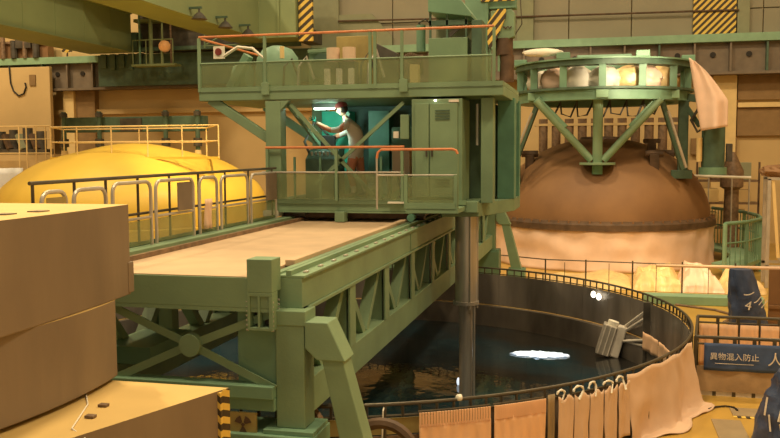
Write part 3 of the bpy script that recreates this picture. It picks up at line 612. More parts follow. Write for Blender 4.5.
for k in range(5):
    a0 = 312.2 + k * 2.35; a1 = a0 + 2.2; sd = 40 + k
    t = thing('tied_strip', ['hanging peach fabric strip tied to the pool rail, beside the peach curtain', 'second hanging fabric strip from the peach curtain, tied with white knots', 'middle one of the five hanging fabric strips on the pool rail', 'fourth hanging fabric strip from the peach curtain on the pool rail', 'hanging fabric strip next to the large pleated pink sheet'][k], 'curtain', wp((a0 + a1) / 2, 6.86, 0.03), 'tied fabric strips on the pool rail')
    cloth([rp(a0 + (a1 - a0) * i / 16, 6.86) for i in range(17)], 0.02 + (0.16 if k == 4 else 0), lambda u, k=k: 0.92 + 0.03 * cos(u * 9 + k), 18, 0.016, sd, 0.9).build('strip_cloth', 'pinkcloth', t, smooth=True, solid=0.008)
    p = wp(a0 + 0.25, 6.80, 1.0)
    MB().tube([(p[0] + 0.045 * (1 - cos(q)) * (1 + 0.4 * (k % 2)), p[1] - 0.05 * cos(q), 0.97 + (0.05 + 0.015 * (k % 3)) * sin(q)) for q in [0.35 * i for i in range(10)]] + [(p[0] + 0.05 + 0.02 * k % 3, p[1] - 0.03, 0.86)], [0.009 + 0.009 * ((i * 7 + k) % 3) / 2 for i in range(11)], 8).build('tie_knot', 'white', t, smooth=True)
o = cloth([rp(311.0 + i * 0.12, 6.82) for i in range(9)], 0.04, 0.98, 8, 0.01, 2, 1).build('dark_cloth_strip', 'grate', smooth=True, solid=0.006); tag(o, 'narrow dark olive strip hanging between peach curtain and tied strips', 'curtain')
# big pleated sheet, flaring onto the floor
def sheet():
    mb = MB(); n = 60; nz = 18; vs = []
    for i in range(n + 1):
        u = i / n; a = 324.4 + 22.5 * u
        for j in range(nz + 1):
            t = j / nz; z = max(0.015, (1.0 - 0.02 * sin(u * 20)) * (1 - min(1, t * 1.22)))
            r = 6.70 + 0.07 * sin(u * 13 + 2.4 * t) * (0.2 + t) + (0.05 + 0.16 * u) * t ** 1.6 + 0.03 * noise.noise(Vector((u * 9, t * 4, 1)))
            if t > 0.82: r += (t - 0.82) * (0.5 + 1.9 * u * (1.02 - u)); z = 0.015 + 0.02 * (1 + sin(u * 40 + t * 9)) * 0.5
            vs.append((WC[0] + r * cos(radians(a)), WC[1] + r * sin(radians(a)), z))
    fs = [(i * (nz + 1) + j, (i + 1) * (nz + 1) + j, (i + 1) * (nz + 1) + j + 1, i * (nz + 1) + j + 1) for i in range(n) for j in range(nz)]
    return mb.add(vs, fs)
o = sheet().build('pleated_sheet', 'pinkcloth', smooth=True, solid=0.008); tag(o, 'large pleated pink sheet draped over the pool fence onto the floor', 'curtain')
for a0, a1, lab in ((4, 12.5, 'orange cloth band inside the pool fence, nearest the yellow floor'), (13.5, 21, 'orange cloth band inside the pool fence beside the steel skimmer arms')):
    o = cloth([rp(a0 + (a1 - a0) * i / 12, 6.43) for i in range(13)], -0.02, 0.34, 5, 0.015, a0, 2).build('inner_cloth_band', 'cloth', smooth=True, solid=0.01); tag(o, lab, 'cloth', 'orange bands inside the pool fence')

# steel skimmer hung on the far side of the pool
sk = thing('pool_skimmer', 'tilted stainless steel box hung by arms over the dark water', 'equipment', (0.1, 19.4, -0.45))
R_ = Matrix.Rotation(radians(16), 3, 'Y')
def sp(x, y, z): v = R_ @ Vector((x, y, z)); return (v.x * 0.78 + 0.34, v.y * 0.8 + 19.35, v.z * 0.78 - 0.04)
def sbox(x0, x1, y0, y1, z0, z1):
    m = MB(); vs = [sp(x, y, z) for z in (z0, z1) for y in (y0, y1) for x in (x0, x1)]
    return m.add(vs, [(0, 2, 3, 1), (4, 5, 7, 6), (0, 1, 5, 4), (1, 3, 7, 5), (3, 2, 6, 7), (2, 0, 4, 6)])
sbox(-0.36, 0.02, -0.22, 0.22, -0.52, 0.36).build('steel_box', 'silver', sk, bevel=0.02)
sbox(0.02, 0.28, -0.16, 0.16, -0.50, 0.42).build('side_tank', 'paper', sk, bevel=0.03)
for x in (-0.30, -0.16, -0.03): sbox(x - 0.015, x + 0.015, -0.25, -0.22, -0.5, 0.34).build('rib', 'paper', sk)
MB().cyl(sp(-0.12, 0, 0.36), sp(-0.12, 0, 0.48), 0.12, 16).build('motor_cap', 'white', sk, smooth=True)
for p, q in ((sp(0.25, 0.0, 0.30), (0.98, 18.42, 0.62)), (sp(0.2, 0.1, 0.38), (0.96, 18.45, 0.74)), (sp(0.25, -0.1, 0.02), (0.97, 18.42, 0.15)), (sp(0.25, 0.1, 0.0), (0.93, 18.55, 0.0))):
    MB().cyl(p, q, 0.032, 10).build('support_arm', 'paper', sk, smooth=True)
MB().bar((0.99, 18.40, 0.95), (0.99, 18.40, -0.35), 0.14, 0.08).build('hanging_bracket', 'dark', sk)
o = thing('floating_pool_lamp', 'bluish white lamp glowing at the surface of the dark pool', 'lamp', (-1.25, 19.15, -0.5))  # glare on the water, made as an added glowing lump
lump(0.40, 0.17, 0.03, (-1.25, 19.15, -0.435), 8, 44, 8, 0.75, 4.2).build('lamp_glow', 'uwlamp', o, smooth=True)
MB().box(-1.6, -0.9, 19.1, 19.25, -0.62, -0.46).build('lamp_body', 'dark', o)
for x, y, n in ((-2.5, 16.6, 0), ):
    o = lump(0.03, 0.03, 0.07, (-2.62, 16.3, -0.38), 4, 10, 8).build('float_marker', 'uwlamp', smooth=True); tag(o, 'small white float on the water by the steel tube', 'float')  # float given the glare's glow, though it is no lamp
o = MB().tube(arc(0, 360, 30, lambda a: (-2.46 + 0.40 * cos(radians(a * 30 / 31)), 9.66, 0.49 + 0.40 * sin(radians(a * 30 / 31)))), 0.07, 8, True).build('coiled_hose', 'rustdark', smooth=True); tag(o, 'dark coiled hose leaning on the pool fence by the green strut', 'hose')
o = lump(0.17, 0.15, 0.54, (-3.22, 9.35, 0.54), 12, 20, 14, 0.12, 1.5, 0.95).build('cloth_bundle', 'brownmetal', smooth=True); tag(o, 'reddish brown cloth bundle behind the green strut', 'cloth')
o = MB().tube([(-2.50, 9.95, 1.04), (-2.50, 9.85, 0.98), (-2.505, 9.80, 0.5), (-2.50, 9.80, 0.02)], 0.010, 6).build('white_rope', 'white'); tag(o, 'thin white rope tied to the pool rail above the coiled hose', 'rope')

# ------------------------------------------------------------------ rust brown dome with green lifting frame
DC = (0.05, 32.4)
HC = (0.05, 33.5)
hd = thing('rusty_dome', 'large rust brown steel dome standing on a pink wrapped base', 'dome', (HC[0], HC[1], 0))
prof = [(3.98, 1.62)] + [(3.92 * cos(radians(a)), 1.62 + 2.95 * sin(radians(a))) for a in range(0, 90, 5)] + [(0.0, 4.57)]
MB().lathe(prof, (*HC, 0), 72).build('dome_shell', 'rust', hd, smooth=True)
MB().lathe([(3.85, 1.40), (4.12, 1.40), (4.12, 1.60), (4.05, 1.68), (3.88, 1.72)], (*HC, 0), 72).build('flange', 'rustdark', hd, smooth=True)
MB().lathe([(0, 4.62), (0.75, 4.60), (0.8, 4.50), (0.82, 4.42)], (*HC, 0), 32).build('top_plate', 'rustdark', hd, smooth=True)
bo = None
for k in range(72):
    a = 2 * pi * k / 72; x = HC[0] + 4.05 * cos(a); y = HC[1] + 4.05 * sin(a)
    if bo is None: bo = MB().cyl((HC[0] + 4.05, HC[1], 1.64), (HC[0] + 4.05, HC[1], 1.73), 0.035, 6).build('flange_bolt', 'rust', hd)
    else: piece(bo, hd, (x - HC[0] - 4.05, y - HC[1], 0))
for a in (-52, 28, 118, 208):
    c, s_ = cos(radians(a)), sin(radians(a)); x, y = HC[0] + 2.9 * c, HC[1] + 2.9 * s_
    l = MB().box(x - 0.16, x + 0.16, y - 0.16, y + 0.16, 3.35, 3.95).build('lifting_lug', 'rustdark', hd, bevel=0.02)
    MB().cyl((x - 0.3, y, 3.98), (x + 0.3, y, 3.98), 0.12, 12).build('lug_pin', 'rustdark', l)
x, y = 1.72, 31.4
l = MB().box(1.65, 1.95, 32.1, 32.4, 3.9, 4.5).box(1.5, 2.1, 32.15, 32.35, 4.35, 4.5).build('lifting_lug', 'rustdark', hd, bevel=0.03)
sk_ = MB(); vs = []; n = 120; nz = 16
for i in range(n):
    a = 2 * pi * i / n
    for j in range(nz + 1):
        t = j / nz; r = 4.03 + 0.03 * sin(a * 26 + 3 * t) + 0.10 * noise.noise(Vector((cos(a) * 4, sin(a) * 4, t * 2.5))) + 0.25 * max(0, t - 0.6) ** 1.5
        vs.append((HC[0] + r * cos(a), HC[1] + r * sin(a), 1.42 * (1 - t) + 0.01))
sk_.add(vs, [(i * (nz + 1) + j, ((i + 1) % n) * (nz + 1) + j, ((i + 1) % n) * (nz + 1) + j + 1, i * (nz + 1) + j + 1) for i in range(n) for j in range(nz)])
o = sk_.build('plastic_skirt', 'pinkplastic', smooth=True, solid=0.006); tag(o, 'pink plastic sheeting wrapped round the base of the rusty dome', 'plastic sheet')
MB().lathe([(3.75, 0.02), (3.75, 1.36)], (*HC, 0), 48).build('support_ring', 'rustdark', hd)

sb = thing('lifting_frame', 'green ring shaped lifting frame with diagonal arms above the rusty dome', 'lifting frame', (DC[0], DC[1], 1.7))
def ringband(name, r0, r1, z0, z1, m): return MB().lathe([(r0, z0), (r1, z0), (r1, z1), (r0, z1), (r0, z0)], (*DC, 0), 64).build(name, m, sb)
ringband('upper_ring', 2.55, 3.12, 6.92, 7.10, 'dkgreen'); ringband('upper_ring_flange', 2.5, 3.2, 7.10, 7.15, 'green2')
ringband('lower_ring', 2.5, 3.02, 5.78, 6.12, 'green2'); ringband('lower_ring_flange', 2.4, 3.15, 6.12, 6.20, 'dkgreen')
MB().disc(DC, 2.5, 6.16, 48).disc(DC, 2.5, 6.13, 48, up=False).build('ring_floor', 'dkgreen', sb)
for k in range(14):
    a = 2 * pi * (k + 0.5) / 14; x, y = DC[0] + 2.95 * cos(a), DC[1] + 2.95 * sin(a)
    MB().box(x - 0.12, x + 0.12, y - 0.12, y + 0.12, 6.20, 6.92).build('ring_post', 'green2', sb, bevel=0.01)
    if k % 2: MB().box(x - 0.22, x + 0.22, y - 0.2, y + 0.16, 7.15, 7.36).build('ring_pad', 'green2', sb, bevel=0.02)
    if k % 2 == 0: MB().box(x * 1.0 - 0.2, x + 0.2, y - 0.16, y + 0.1, 5.82, 6.10).build('pad_plate', 'beamgreen', sb, bevel=0.02)
MB().box(DC[0] - 0.9, DC[0] + 1.0, DC[1] - 0.5, DC[1] + 0.5, 6.2, 7.5).build('centre_box', 'green2', sb, bevel=0.03)
HUB = (-0.08, 30.3, 3.66)
MB().cyl((HUB[0], HUB[1], 3.60), (HUB[0], HUB[1], 3.68), 0.60, 32).build('hub_plate', 'green', sb, bevel=0.01)
MB().cyl((HUB[0], HUB[1], 3.28), (HUB[0], HUB[1], 3.60), 0.18, 18).build('hub_stem', 'teal', sb, smooth=True)
MB().cyl((HUB[0], HUB[1], 3.68), (HUB[0], HUB[1] - 0.3, 5.8), 0.17, 14).build('hub_post', 'green', sb, smooth=True)
for x, y in ((-2.15, 30.1), (1.95, 30.1)):
    MB().tube([(HUB[0] + (0.2 if x > 0 else -0.2), HUB[1], 3.76), (x, y, 5.8)], 0.13, 12).build('diagonal_arm', 'green', sb, smooth=True)
    MB().bar((HUB[0] + (0.25 if x > 0 else -0.25) * 4.4, HUB[1] - 0.1, 4.85), (x, y + 0.1, 5.85), 0.2, 0.28).build('arm_sleeve', 'green2', sb, bevel=0.02)
for x0, x1, y in ((-1.6, -0.1, 31.6), (0.1, 1.6, 31.6)):
    pass
for x, xb in ((-2.1, -3.0), (2.0, 2.75)):
    MB().bar((x, 30.6, 5.8), (xb, 30.8, 3.42), 0.16, 0.16).build('outer_leg', 'dkgreen', sb, bevel=0.02)
    MB().cyl((x + (0.2 if x > 0 else -0.2), 30.3, 5.4), (xb + (0.08 if x > 0 else -0.08), 30.55, 3.5), 0.05, 10).build('tie_rod', 'silver', sb, smooth=True)
MB().box(2.62, 2.95, 31.3, 31.6, 3.3, 5.8).box(2.4, 3.1, 31.2, 31.7, 3.1, 3.4).build('outer_column', 'dkgreen', sb, bevel=0.02)
MB().box(-3.1, -2.8, 31.3, 31.6, 2.9, 5.8).build('outer_column', 'dkgreen', sb, bevel=0.02)
for k in range(7):
    x = -1.9 + 0.55 * k
    MB().tube([(x, 30.4, 5.8), (x + 0.05, 30.3, 5.45 - 0.1 * (k % 3)), (x + 0.35, 30.3, 5.3 - 0.06 * (k % 2)), (x + 0.55, 30.5, 5.75)], 0.035, 6).build('slung_cable', 'dark', sb, smooth=True)
# stud tensioner and jib on the right of the frame
MB().bar((2.9, 31.5, 5.9), (4.1, 31.5, 5.75), 0.2, 0.25).build('jib_arm', 'dkgreen', sb, bevel=0.01)
tn = MB().cyl((3.75, 31.2, 3.45), (3.75, 31.2, 5.75), 0.38, 20).build('tensioner_body', 'dkgreen', sb, smooth=True, bevel=0.02)
MB().cyl((3.75, 31.2, 3.25), (3.75, 31.2, 3.5), 0.46, 20).build('tensioner_flange', 'green2', tn, smooth=True)
MB().cyl((3.28, 31.0, 3.7), (3.28, 31.0, 4.5), 0.10, 12).build('side_cylinder', 'wallcream', tn, smooth=True)
MB().box(4.15, 4.35, 31.0, 31.2, 3.7, 4.3).build('side_valve', 'dark', tn, bevel=0.02)
MB().bar((3.3, 31.2, 4.9), (2.8, 31.4, 5.7), 0.14, 0.14).build('tensioner_bracket', 'dkgreen', tn)
MB().tube([(3.3, 31.1, 5.6), (3.0, 31.0, 5.1), (3.2, 30.9, 4.7), (3.5, 30.9, 4.9)], 0.05, 6).build('slung_cable', 'dark', sb, smooth=True)

for k, (a, lab) in enumerate(((-160, 'pale pink plastic bag inside the green ring, at its far left end'), (-135, 'pink tied plastic bag inside the green ring, left of the round green tank'), (-112, 'tall pink bag inside the green ring, beside the centre box'), (-68, 'bright cream plastic bundle in the middle of the green ring'), (-50, 'orange pink plastic bundle in the green ring right of centre'), (-28, 'yellowish crumpled plastic bundle at the right end of the green ring'), (-88, 'small cream bag in the front opening of the green ring'))):
    x, y = DC[0] + 2.25 * cos(radians(a)), DC[1] + 2.25 * sin(radians(a))
    o = lump(0.50, 0.34, 0.40 + 0.03 * (k % 3), (x, y, 6.50), k * 3.1, 30, 16, 0.14, 1.0, 0.72).build('plastic_bundle', ('white', 'pinkplastic', 'white', 'yelplastic', 'pinkplastic', 'yelplastic', 'white')[k], smooth=True)
    tag(o, lab, 'bag', 'plastic bundles stored in the green ring')
o = lump(0.62, 0.12, 0.13, (-1.95, 30.0, 7.42), 5, 24, 10, 0.15, 1.5).build('cloth_roll', 'white', smooth=True); tag(o, 'white rolled sheet lying on top of the green ring at its left', 'sheet')
def drape():
    mb = MB(); n = 26; nz = 22; vs = []
    for i in range(n + 1):
        u = i / n
        for j in range(nz + 1):
            t = j / nz
            lx = 2.82 + 0.42 * t; rx = 3.10 + 0.98 * min(1, t * 1.7) ** 0.8
            x = lx + (rx - lx) * u
            y = 30.35 - 0.30 * sin(u * pi) * (0.3 + 0.7 * t) - 0.05 * sin(u * 11 + t * 2)
            z = 7.14 + 0.02 * u - t * (2.42 - 0.12 * u) - 0.22 * u * (1 - t)
            vs.append((x, y, z))
    return mb.add(vs, [(i * (nz + 1) + j, (i + 1) * (nz + 1) + j, (i + 1) * (nz + 1) + j + 1, i * (nz + 1) + j + 1) for i in range(n) for j in range(nz)])
o = drape().build('draped_sheet', 'pinkplastic', smooth=True, solid=0.01); tag(o, 'pink sheet hanging over the right end of the green ring', 'sheet')

# stud rack behind the dome
st = thing('stud_rack', 'rack of upright dark studs behind the rusty dome', 'rack', (0, 38, 0))
MB().box(-2.8, 3.6, 37.6, 38.4, 0, 3.9).box(-2.8, 3.6, 37.8, 38.2, 5.15, 5.25).build('rack_body', 'walllow', st)
so = None
for k in range(11):
    if so is None: so = MB().cyl((-2.4, 38, 3.9), (-2.4, 38, 5.45), 0.19, 12).build('stud', 'brownmetal', st, smooth=True)
    else: piece(so, st, (0.55 * k, 0, 0))

# curved access platform right of the dome
pf = thing('access_platform', 'green access platform with slatted guard rail right of the rusty dome', 'platform', (5.2, 31.5, 0))
P = [(3.85, 28.6), (4.6, 29.4), (5.3, 30.9), (5.45, 32.4), (5.25, 34.2), (4.4, 36.4)]
Q = [(DC[0] + 4.5 * cos(radians(a)), DC[1] + 4.5 * sin(radians(a))) for a in (55, 35, 15, -5, -25, -38)]
MB().prism(P + Q, 0.30, 0.42).build('platform_deck', 'beamgreen', pf)
MB().tube([(x, y, 1.78) for x, y in P], 0.06, 8).build('hand_rail', 'green2', pf, smooth=True)
MB().tube([(x, y, 1.15) for x, y in P], 0.03, 6).build('middle_rail', 'green2', pf)
for (a, b) in zip(P, P[1:]):
    L = sqrt((a[0] - b[0]) ** 2 + (a[1] - b[1]) ** 2); nb = int(L / 0.22)
    for k in range(nb + 1):
        x = a[0] + (b[0] - a[0]) * k / nb; y = a[1] + (b[1] - a[1]) * k / nb; w = 0.045 if k == 0 else 0.016
        MB().box(x - w, x + w, y - w, y + w, 0.0 if k == 0 else 0.42, 1.76).build('post' if k == 0 else 'baluster', 'green2', pf)
MB().tube([(P[0][0], P[0][1], 1.78), (P[0][0], P[0][1], 0.42)], 0.07, 8).build('end_post', 'beamgreen', pf, smooth=True)
# lean metal gantry bits on the wall side
o = thing('pipe_stand', 'white horizontal pipe on thin legs right of the rusty dome', 'pipe', (4.4, 33.5, 0))
MB().tube([(3.0, 33.5, 3.15), (5.35, 33.5, 3.08)], 0.05, 8).build('pipe', 'white', o, smooth=True)
for x in (3.1, 3.9, 4.7, 5.3): MB().tube([(x, 33.5, 0), (x, 33.5, 3.1)], 0.03, 6).build('leg', 'silver', o)
MB().tube(arc(0, 360, 20, lambda a: (3.05 + 0.22 * cos(radians(a * 20 / 21)), 33.45, 3.0 + 0.22 * sin(radians(a * 20 / 21)))), 0.035, 6, True).build('hose_coil', 'white', o, smooth=True)
o = thing('storage_shelf', 'brown shelf unit with stacked boxes beside the far wall', 'shelf', (4.7, 37.2, 0))
for z in (0.9, 1.9, 2.8): MB().box(3.8, 6.2, 36.8, 37.6, z, z + 0.08).build('shelf_board', 'brownmetal', o)
for x in (3.8, 5.0, 6.15): MB().box(x, x + 0.07, 36.8, 36.87, 0, 3.6).build('upright', 'rustdark', o)
for k, (x, z, w, h, m) in enumerate(((3.95, 0.98, 0.7, 0.6, 'walllow'), (4.85, 0.98, 0.9, 0.7, 'wallcream'), (4.1, 1.98, 0.6, 0.55, 'wallcream'), (5.2, 1.98, 0.7, 0.5, 'walllow'), (4.4, 2.88, 0.5, 0.5, 'brownmetal'), (5.4, 2.88, 0.5, 0.7, 'wallgrey'))):
    q = MB().box(x, x + w, 36.9, 37.5, z, z + h).build('storage_box', m, bevel=0.02)
    tag(q, ['tan box on the lowest shelf, left end', 'cream box on the lowest shelf, right side', 'cream box on the middle shelf', 'tan box on the middle shelf, right side', 'brown box on the top shelf', 'grey green box on the top shelf'][k] + ' by the far wall', 'box', 'boxes on the far shelf')
# stainless scaffold frame at the right edge
fr = thing('scaffold_frame', 'tall pale metal frame wrapped in clear plastic at the right edge', 'frame', (5.2, 27.5, 0))
for x, y in ((4.85, 27.2), (5.75, 27.2), (4.95, 28.4), (5.85, 28.4)): MB().box(x - 0.05, x + 0.05, y - 0.05, y + 0.05, 0, 3.25).build('upright', 'silver', fr, bevel=0.01)
for z in (0.6, 3.2):
    MB().box(4.8, 5.8, 27.15, 27.25, z, z + 0.08).build('crossbar', 'silver', fr); MB().box(4.9, 5.9, 28.35, 28.45, z, z + 0.08).build('crossbar', 'silver', fr)
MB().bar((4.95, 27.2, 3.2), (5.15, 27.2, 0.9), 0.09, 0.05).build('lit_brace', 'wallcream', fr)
MB().bar((5.15, 27.2, 0.9), (5.7, 27.2, 0.3), 0.09, 0.05).build('brace', 'silver', fr)
lump(0.55, 0.5, 0.17, (5.3, 27.7, 3.45), 9, 24, 10, 0.3).build('cable_tangle', 'rust', fr)
o = lump(0.33, 0.3, 0.85, (4.55, 36.0, 3.0), 6, 20, 14, 0.15); 
o = MB().lathe([(0.0, 0), (0.30, 0.0), (0.26, 2.6), (0.42, 2.7), (0.42, 3.3), (0.1, 4.0), (0, 4.02)], (4.85, 34.6, 0), 18).build('capped_column', 'brownmetal', smooth=True); tag(o, 'brown capped column with pointed top standing near the far wall', 'column')

# ------------------------------------------------------------------ rail, heaps and kerb behind the pool
fn = thing('pipe_rail', 'thin pale pipe rail running behind the pool in front of the plastic heaps', 'railing', (1.5, 25.3, 0))
MB().tube([(-2.9, 26.1, 0.93), (-1.5, 25.3, 0.93), (2.6, 25.3, 0.87)], 0.018, 6).build('wire_rail', 'rimtube', fn)
MB().tube([(1.6, 25.3, 0.84), (7.5, 25.3, 0.84)], 0.045, 8).build('pipe', 'pinkcloth', fn, smooth=True)
for x in (-1.5, -0.35, 0.95, 2.3, 3.7, 5.2, 6.7): MB().cyl((x, 25.3, 0), (x, 25.3, 0.95), 0.025, 6).build('rail_post', 'rimtube', fn)
for x in (-0.95, 0.3, 1.6, 3.0): MB().cyl((x, 25.3, 0), (x, 25.3, 0.86), 0.010, 5).build('thin_post', 'rimtube', fn)
def crumpled(x0, x1, y0, y1, h, seed, hump):
    mb = MB(); nx, ny = 70, 30; vs = []
    for i in range(nx + 1):
        u = i / nx
        for j in range(ny + 1):
            v = j / ny; x = x0 + (x1 - x0) * u; y = y0 + (y1 - y0) * v
            e = min(1, 5 * u, 5 * (1 - u), 4 * v, 6 * (1 - v)); e = max(0, e) ** 0.6
            rid = 1 - 2.2 * abs(noise.noise(Vector((x * 1.1 + y * 0.8, y * 1.6 - x * 0.4, seed)))); fine = noise.noise(Vector((x * 3.2, y * 4.0 + x, seed + 5)))
            z = 0.01 + h * e * max(0.04, 0.30 + 0.5 * hump(u) * (0.4 + 0.6 * v) + 0.38 * rid * (0.4 + hump(u)) + 0.18 * fine)
            vs.append((x + 0.12 * noise.noise(Vector((v * 5, seed, u))), y + 0.15 * noise.noise(Vector((u * 6, v * 2, seed))), z))
    return mb.add(vs, [(i * (ny + 1) + j, (i + 1) * (ny + 1) + j, (i + 1) * (ny + 1) + j + 1, i * (ny + 1) + j + 1) for i in range(nx) for j in range(ny)])
for k, (x0, x1, y0, y1, h, m, hump, lab) in enumerate(((-1.9, 1.0, 25.9, 28.2, 0.30, 'yelplastic', lambda u: u, 'low glowing yellow plastic sheet spread in front of the wrapped dome base'),
        (0.95, 2.35, 25.8, 28.0, 0.58, 'yelplastic', lambda u: 0.4 + 0.6 * u, 'brightest heaped plastic sheet rising to the right behind the pool'),
        (2.30, 3.55, 25.8, 27.8, 0.62, 'pinkplastic', lambda u: 0.6 + 0.3 * sin(u * 5), 'pink crumpled plastic sheet heap right of the brightest heap'),
        (3.50, 4.6, 25.8, 27.6, 0.55, 'yelplastic', lambda u: 0.8 - 0.4 * u, 'sandy crumpled plastic sheet beside the navy tarpaulin'))):
    o = crumpled(x0, x1, y0, y1, h, k * 7.1, hump).build('plastic_heap', m, smooth=True); tag(o, lab, 'plastic sheet', 'plastic sheets heaped behind the pool')
kb = MB().box(1.2, 4.2, 23.7, 24.2, 0.0, 0.24).build('green_kerb', 'beamgreen', bevel=0.02); tag(kb, 'long green beam lying on the yellow floor behind the pool', 'beam')
o = MB().tube([(2.0, 23.6, 0.03), (2.9, 23.0, 0.03), (3.3, 22.3, 0.03), (2.9, 21.4, 0.03), (3.4, 20.8, 0.03)], 0.03, 6).build('floor_cable', 'brownmetal', smooth=True); tag(o, 'thin cable lying on the yellow floor before the green beam', 'cable')

# enclosure with curtains and navy banner at right
def post_fence(name, lab, x0, x1, y, h, xs, rail2=None):
    f = thing(name, lab, 'fence', ((x0 + x1) / 2, y, 0))
    MB().tube([(x0, y, h), (x1, y, h)], 0.03, 8).build('top_rail', 'rimtube', f, smooth=True)
    MB().tube([(x0, y, h - 0.11), (x1, y, h - 0.11)], 0.018, 6).build('second_rail', 'rimtube', f)
    MB().box(x0, x1, y - 0.02, y + 0.02, 0.0, 0.08).build('base_rail', 'paper', f)
    for x in xs: MB().box(x - 0.028, x + 0.028, y - 0.028, y + 0.028, 0, h).build('fence_post', 'rimtube', f)
    return f
f1 = post_fence('rear_fence', 'dark rail fence with peach curtains behind the navy banner', 1.84, 4.0, 17.0, 0.96, [1.84 + 0.36 * k for k in range(7)])
for k in range(6):
    x = 1.85 + 0.36 * k
    o = cloth([((x + 0.02 + 0.020 * i, 16.95), (0, -1)) for i in range(17)], 0.04, 0.83, 8, 0.012, k, 2.2).build('short_curtain', 'cloth', smooth=True, solid=0.006)
    tag(o, '%s short peach curtain, counted from the pool, on the fence behind the navy banner' % ('first', 'second', 'third', 'fourth', 'fifth', 'sixth')[k], 'curtain', 'short peach curtains behind the banner')
f2 = post_fence('front_fence', 'dark rail fence carrying the navy banner at the right of the pool', 1.60, 3.75, 15.0, 0.98, [1.60 + 0.307 * k for k in range(8)])
MB().box(1.62, 3.73, 14.955, 14.965, 0.08, 0.50).build('clear_sheet', 'clearsheet', f2)
MB().tube([(1.60, 15.0, 0.98), (1.84, 17.0, 0.96)], 0.025, 6).tube([(1.60, 15.0, 0.5), (1.84, 17.0, 0.5)], 0.018, 6).build('side_rail', 'rimtube', f2)
MB().add([(1.60, 15.06, 0.05), (1.83, 16.95, 0.05), (1.83, 16.95, 0.80), (1.60, 15.06, 0.82)], [(0, 1, 2, 3)]).build('side_screen', 'grate', f2, solid=0.01)
bn = thing('navy_banner', 'navy blue banner with pale Japanese lettering on the fence', 'banner', (2.9, 14.93, 0.4))
cloth([((1.73 + 0.065 * i, 14.93), (0, -1)) for i in range(31)], 0.44, 0.90, 8, 0.010, 3, 3).build('banner_cloth', 'bluebanner', bn, smooth=True, solid=0.006)
text('lettering', '異物混入防止', 0.128, (2.20, 14.895, 0.68), (radians(90), 0, 0), 'paper', bn)
text('large_lettering', '人 名', 0.24, (2.98, 14.895, 0.66), (radians(90), 0, 0), 'paper', bn)
MB().box(1.9, 2.5, 14.899, 14.902, 0.565, 0.573).build('underline', 'paper', bn)
tp = thing('tarpaulin_bundle', 'navy tarpaulin bundle with pale markings beyond the peach curtains', 'tarpaulin', (3.1, 18.9, 0))
def tarp(cx, cy, w, d, h, seed, lean=0.0):
    mb = MB(); nu, nv = 36, 22; vs = []
    for j in range(nv + 1):
        t = j / nv
        for i in range(nu):
            a = 2 * pi * i / nu; d_ = Vector((cos(a), sin(a), t * 2)); k = (1 - 0.45 * t ** 2) * (1 + 0.16 * (1 - 2 * abs(noise.noise(d_ * 2.2 + Vector((seed, 0, 0))))))
            vs.append((cx + w * k * cos(a) - lean * t, cy + d * k * sin(a), h * t + 0.01))
    fs = [(j * nu + i, j * nu + (i + 1) % nu, (j + 1) * nu + (i + 1) % nu, (j + 1) * nu + i) for j in range(nv) for i in range(nu)] + [tuple(nv * nu + i for i in range(nu))]
    return mb.add(vs, fs)
tarp(3.12, 18.9, 0.36, 0.3, 1.62, 2, 0.25).build('tarpaulin', 'bluetarp', tp, smooth=True)
text('marking', '4', 0.26, (2.98, 18.56, 0.92), (radians(88), radians(12), 0), 'paper', tp)
text('marking', 'ノ 川', 0.22, (3.1, 18.57, 1.08), (radians(88), radians(35), 0), 'paper', tp)
tp2 = thing('tarpaulin_bundle', 'large crumpled navy tarpaulin bundle at the lower right corner', 'tarpaulin', (2.6, 12.6, 0))
tarp(2.60, 12.7, 0.42, 0.4, 1.02, 5, -0.1).build('tarpaulin', 'bluetarp', tp2, smooth=True)
for k, (x, z, l, a) in enumerate(((2.62, 0.5, 0.24, 8), (2.70, 0.28, 0.22, -5), (2.80, 0.42, 0.2, 14), (2.86, 0.2, 0.18, -10), (2.92, 0.55, 0.2, 5))):
    x -= 0.40; MB().bar((x, 12.31, z), (x + l * sin(radians(a)), 12.34, z + l), 0.018, 0.03).build('strap', 'paper', tp2)
o = MB().box(3.55, 4.4, 19.6, 19.66, 0.0, 1.55).box(3.55, 4.4, 19.56, 19.6, 0.7, 0.78).build('plywood_board', 'rust', bevel=0.01); tag(o, 'upright brown board beside the navy tarpaulin beyond the curtains', 'board')
for (x0, x1, y0, y1, lab) in ((2.05, 2.55, 13.86, 14.3, 'small brown floor hatch with a striped front edge'), (1.70, 2.12, 12.7, 13.62, 'larger plain brown floor hatch nearest the camera')):
    t = thing('floor_hatch', lab, 'hatch', ((x0 + x1) / 2, (y0 + y1) / 2, 0))
    MB().box(x0, x1, y0, y1, 0, 0.015).build('hatch_plate', 'grate', t, bevel=0.004)
    if y0 > 13.8: MB().box(x0 + 0.0, x1 + 0.12, y0 - 0.09, y0 - 0.01, 0, 0.012).build('hazard_strip', 'haztape', t)
o = MB().tube([(1.72, 14.1, 0.02), (1.85, 14.25, 0.02), (2.0, 14.33, 0.02), (2.12, 14.25, 0.03), (2.15, 14.1, 0.03)], 0.014, 6).build('floor_hose', 'black', smooth=True); tag(o, 'thin black hose on the yellow floor between sheet and hatch', 'hose')

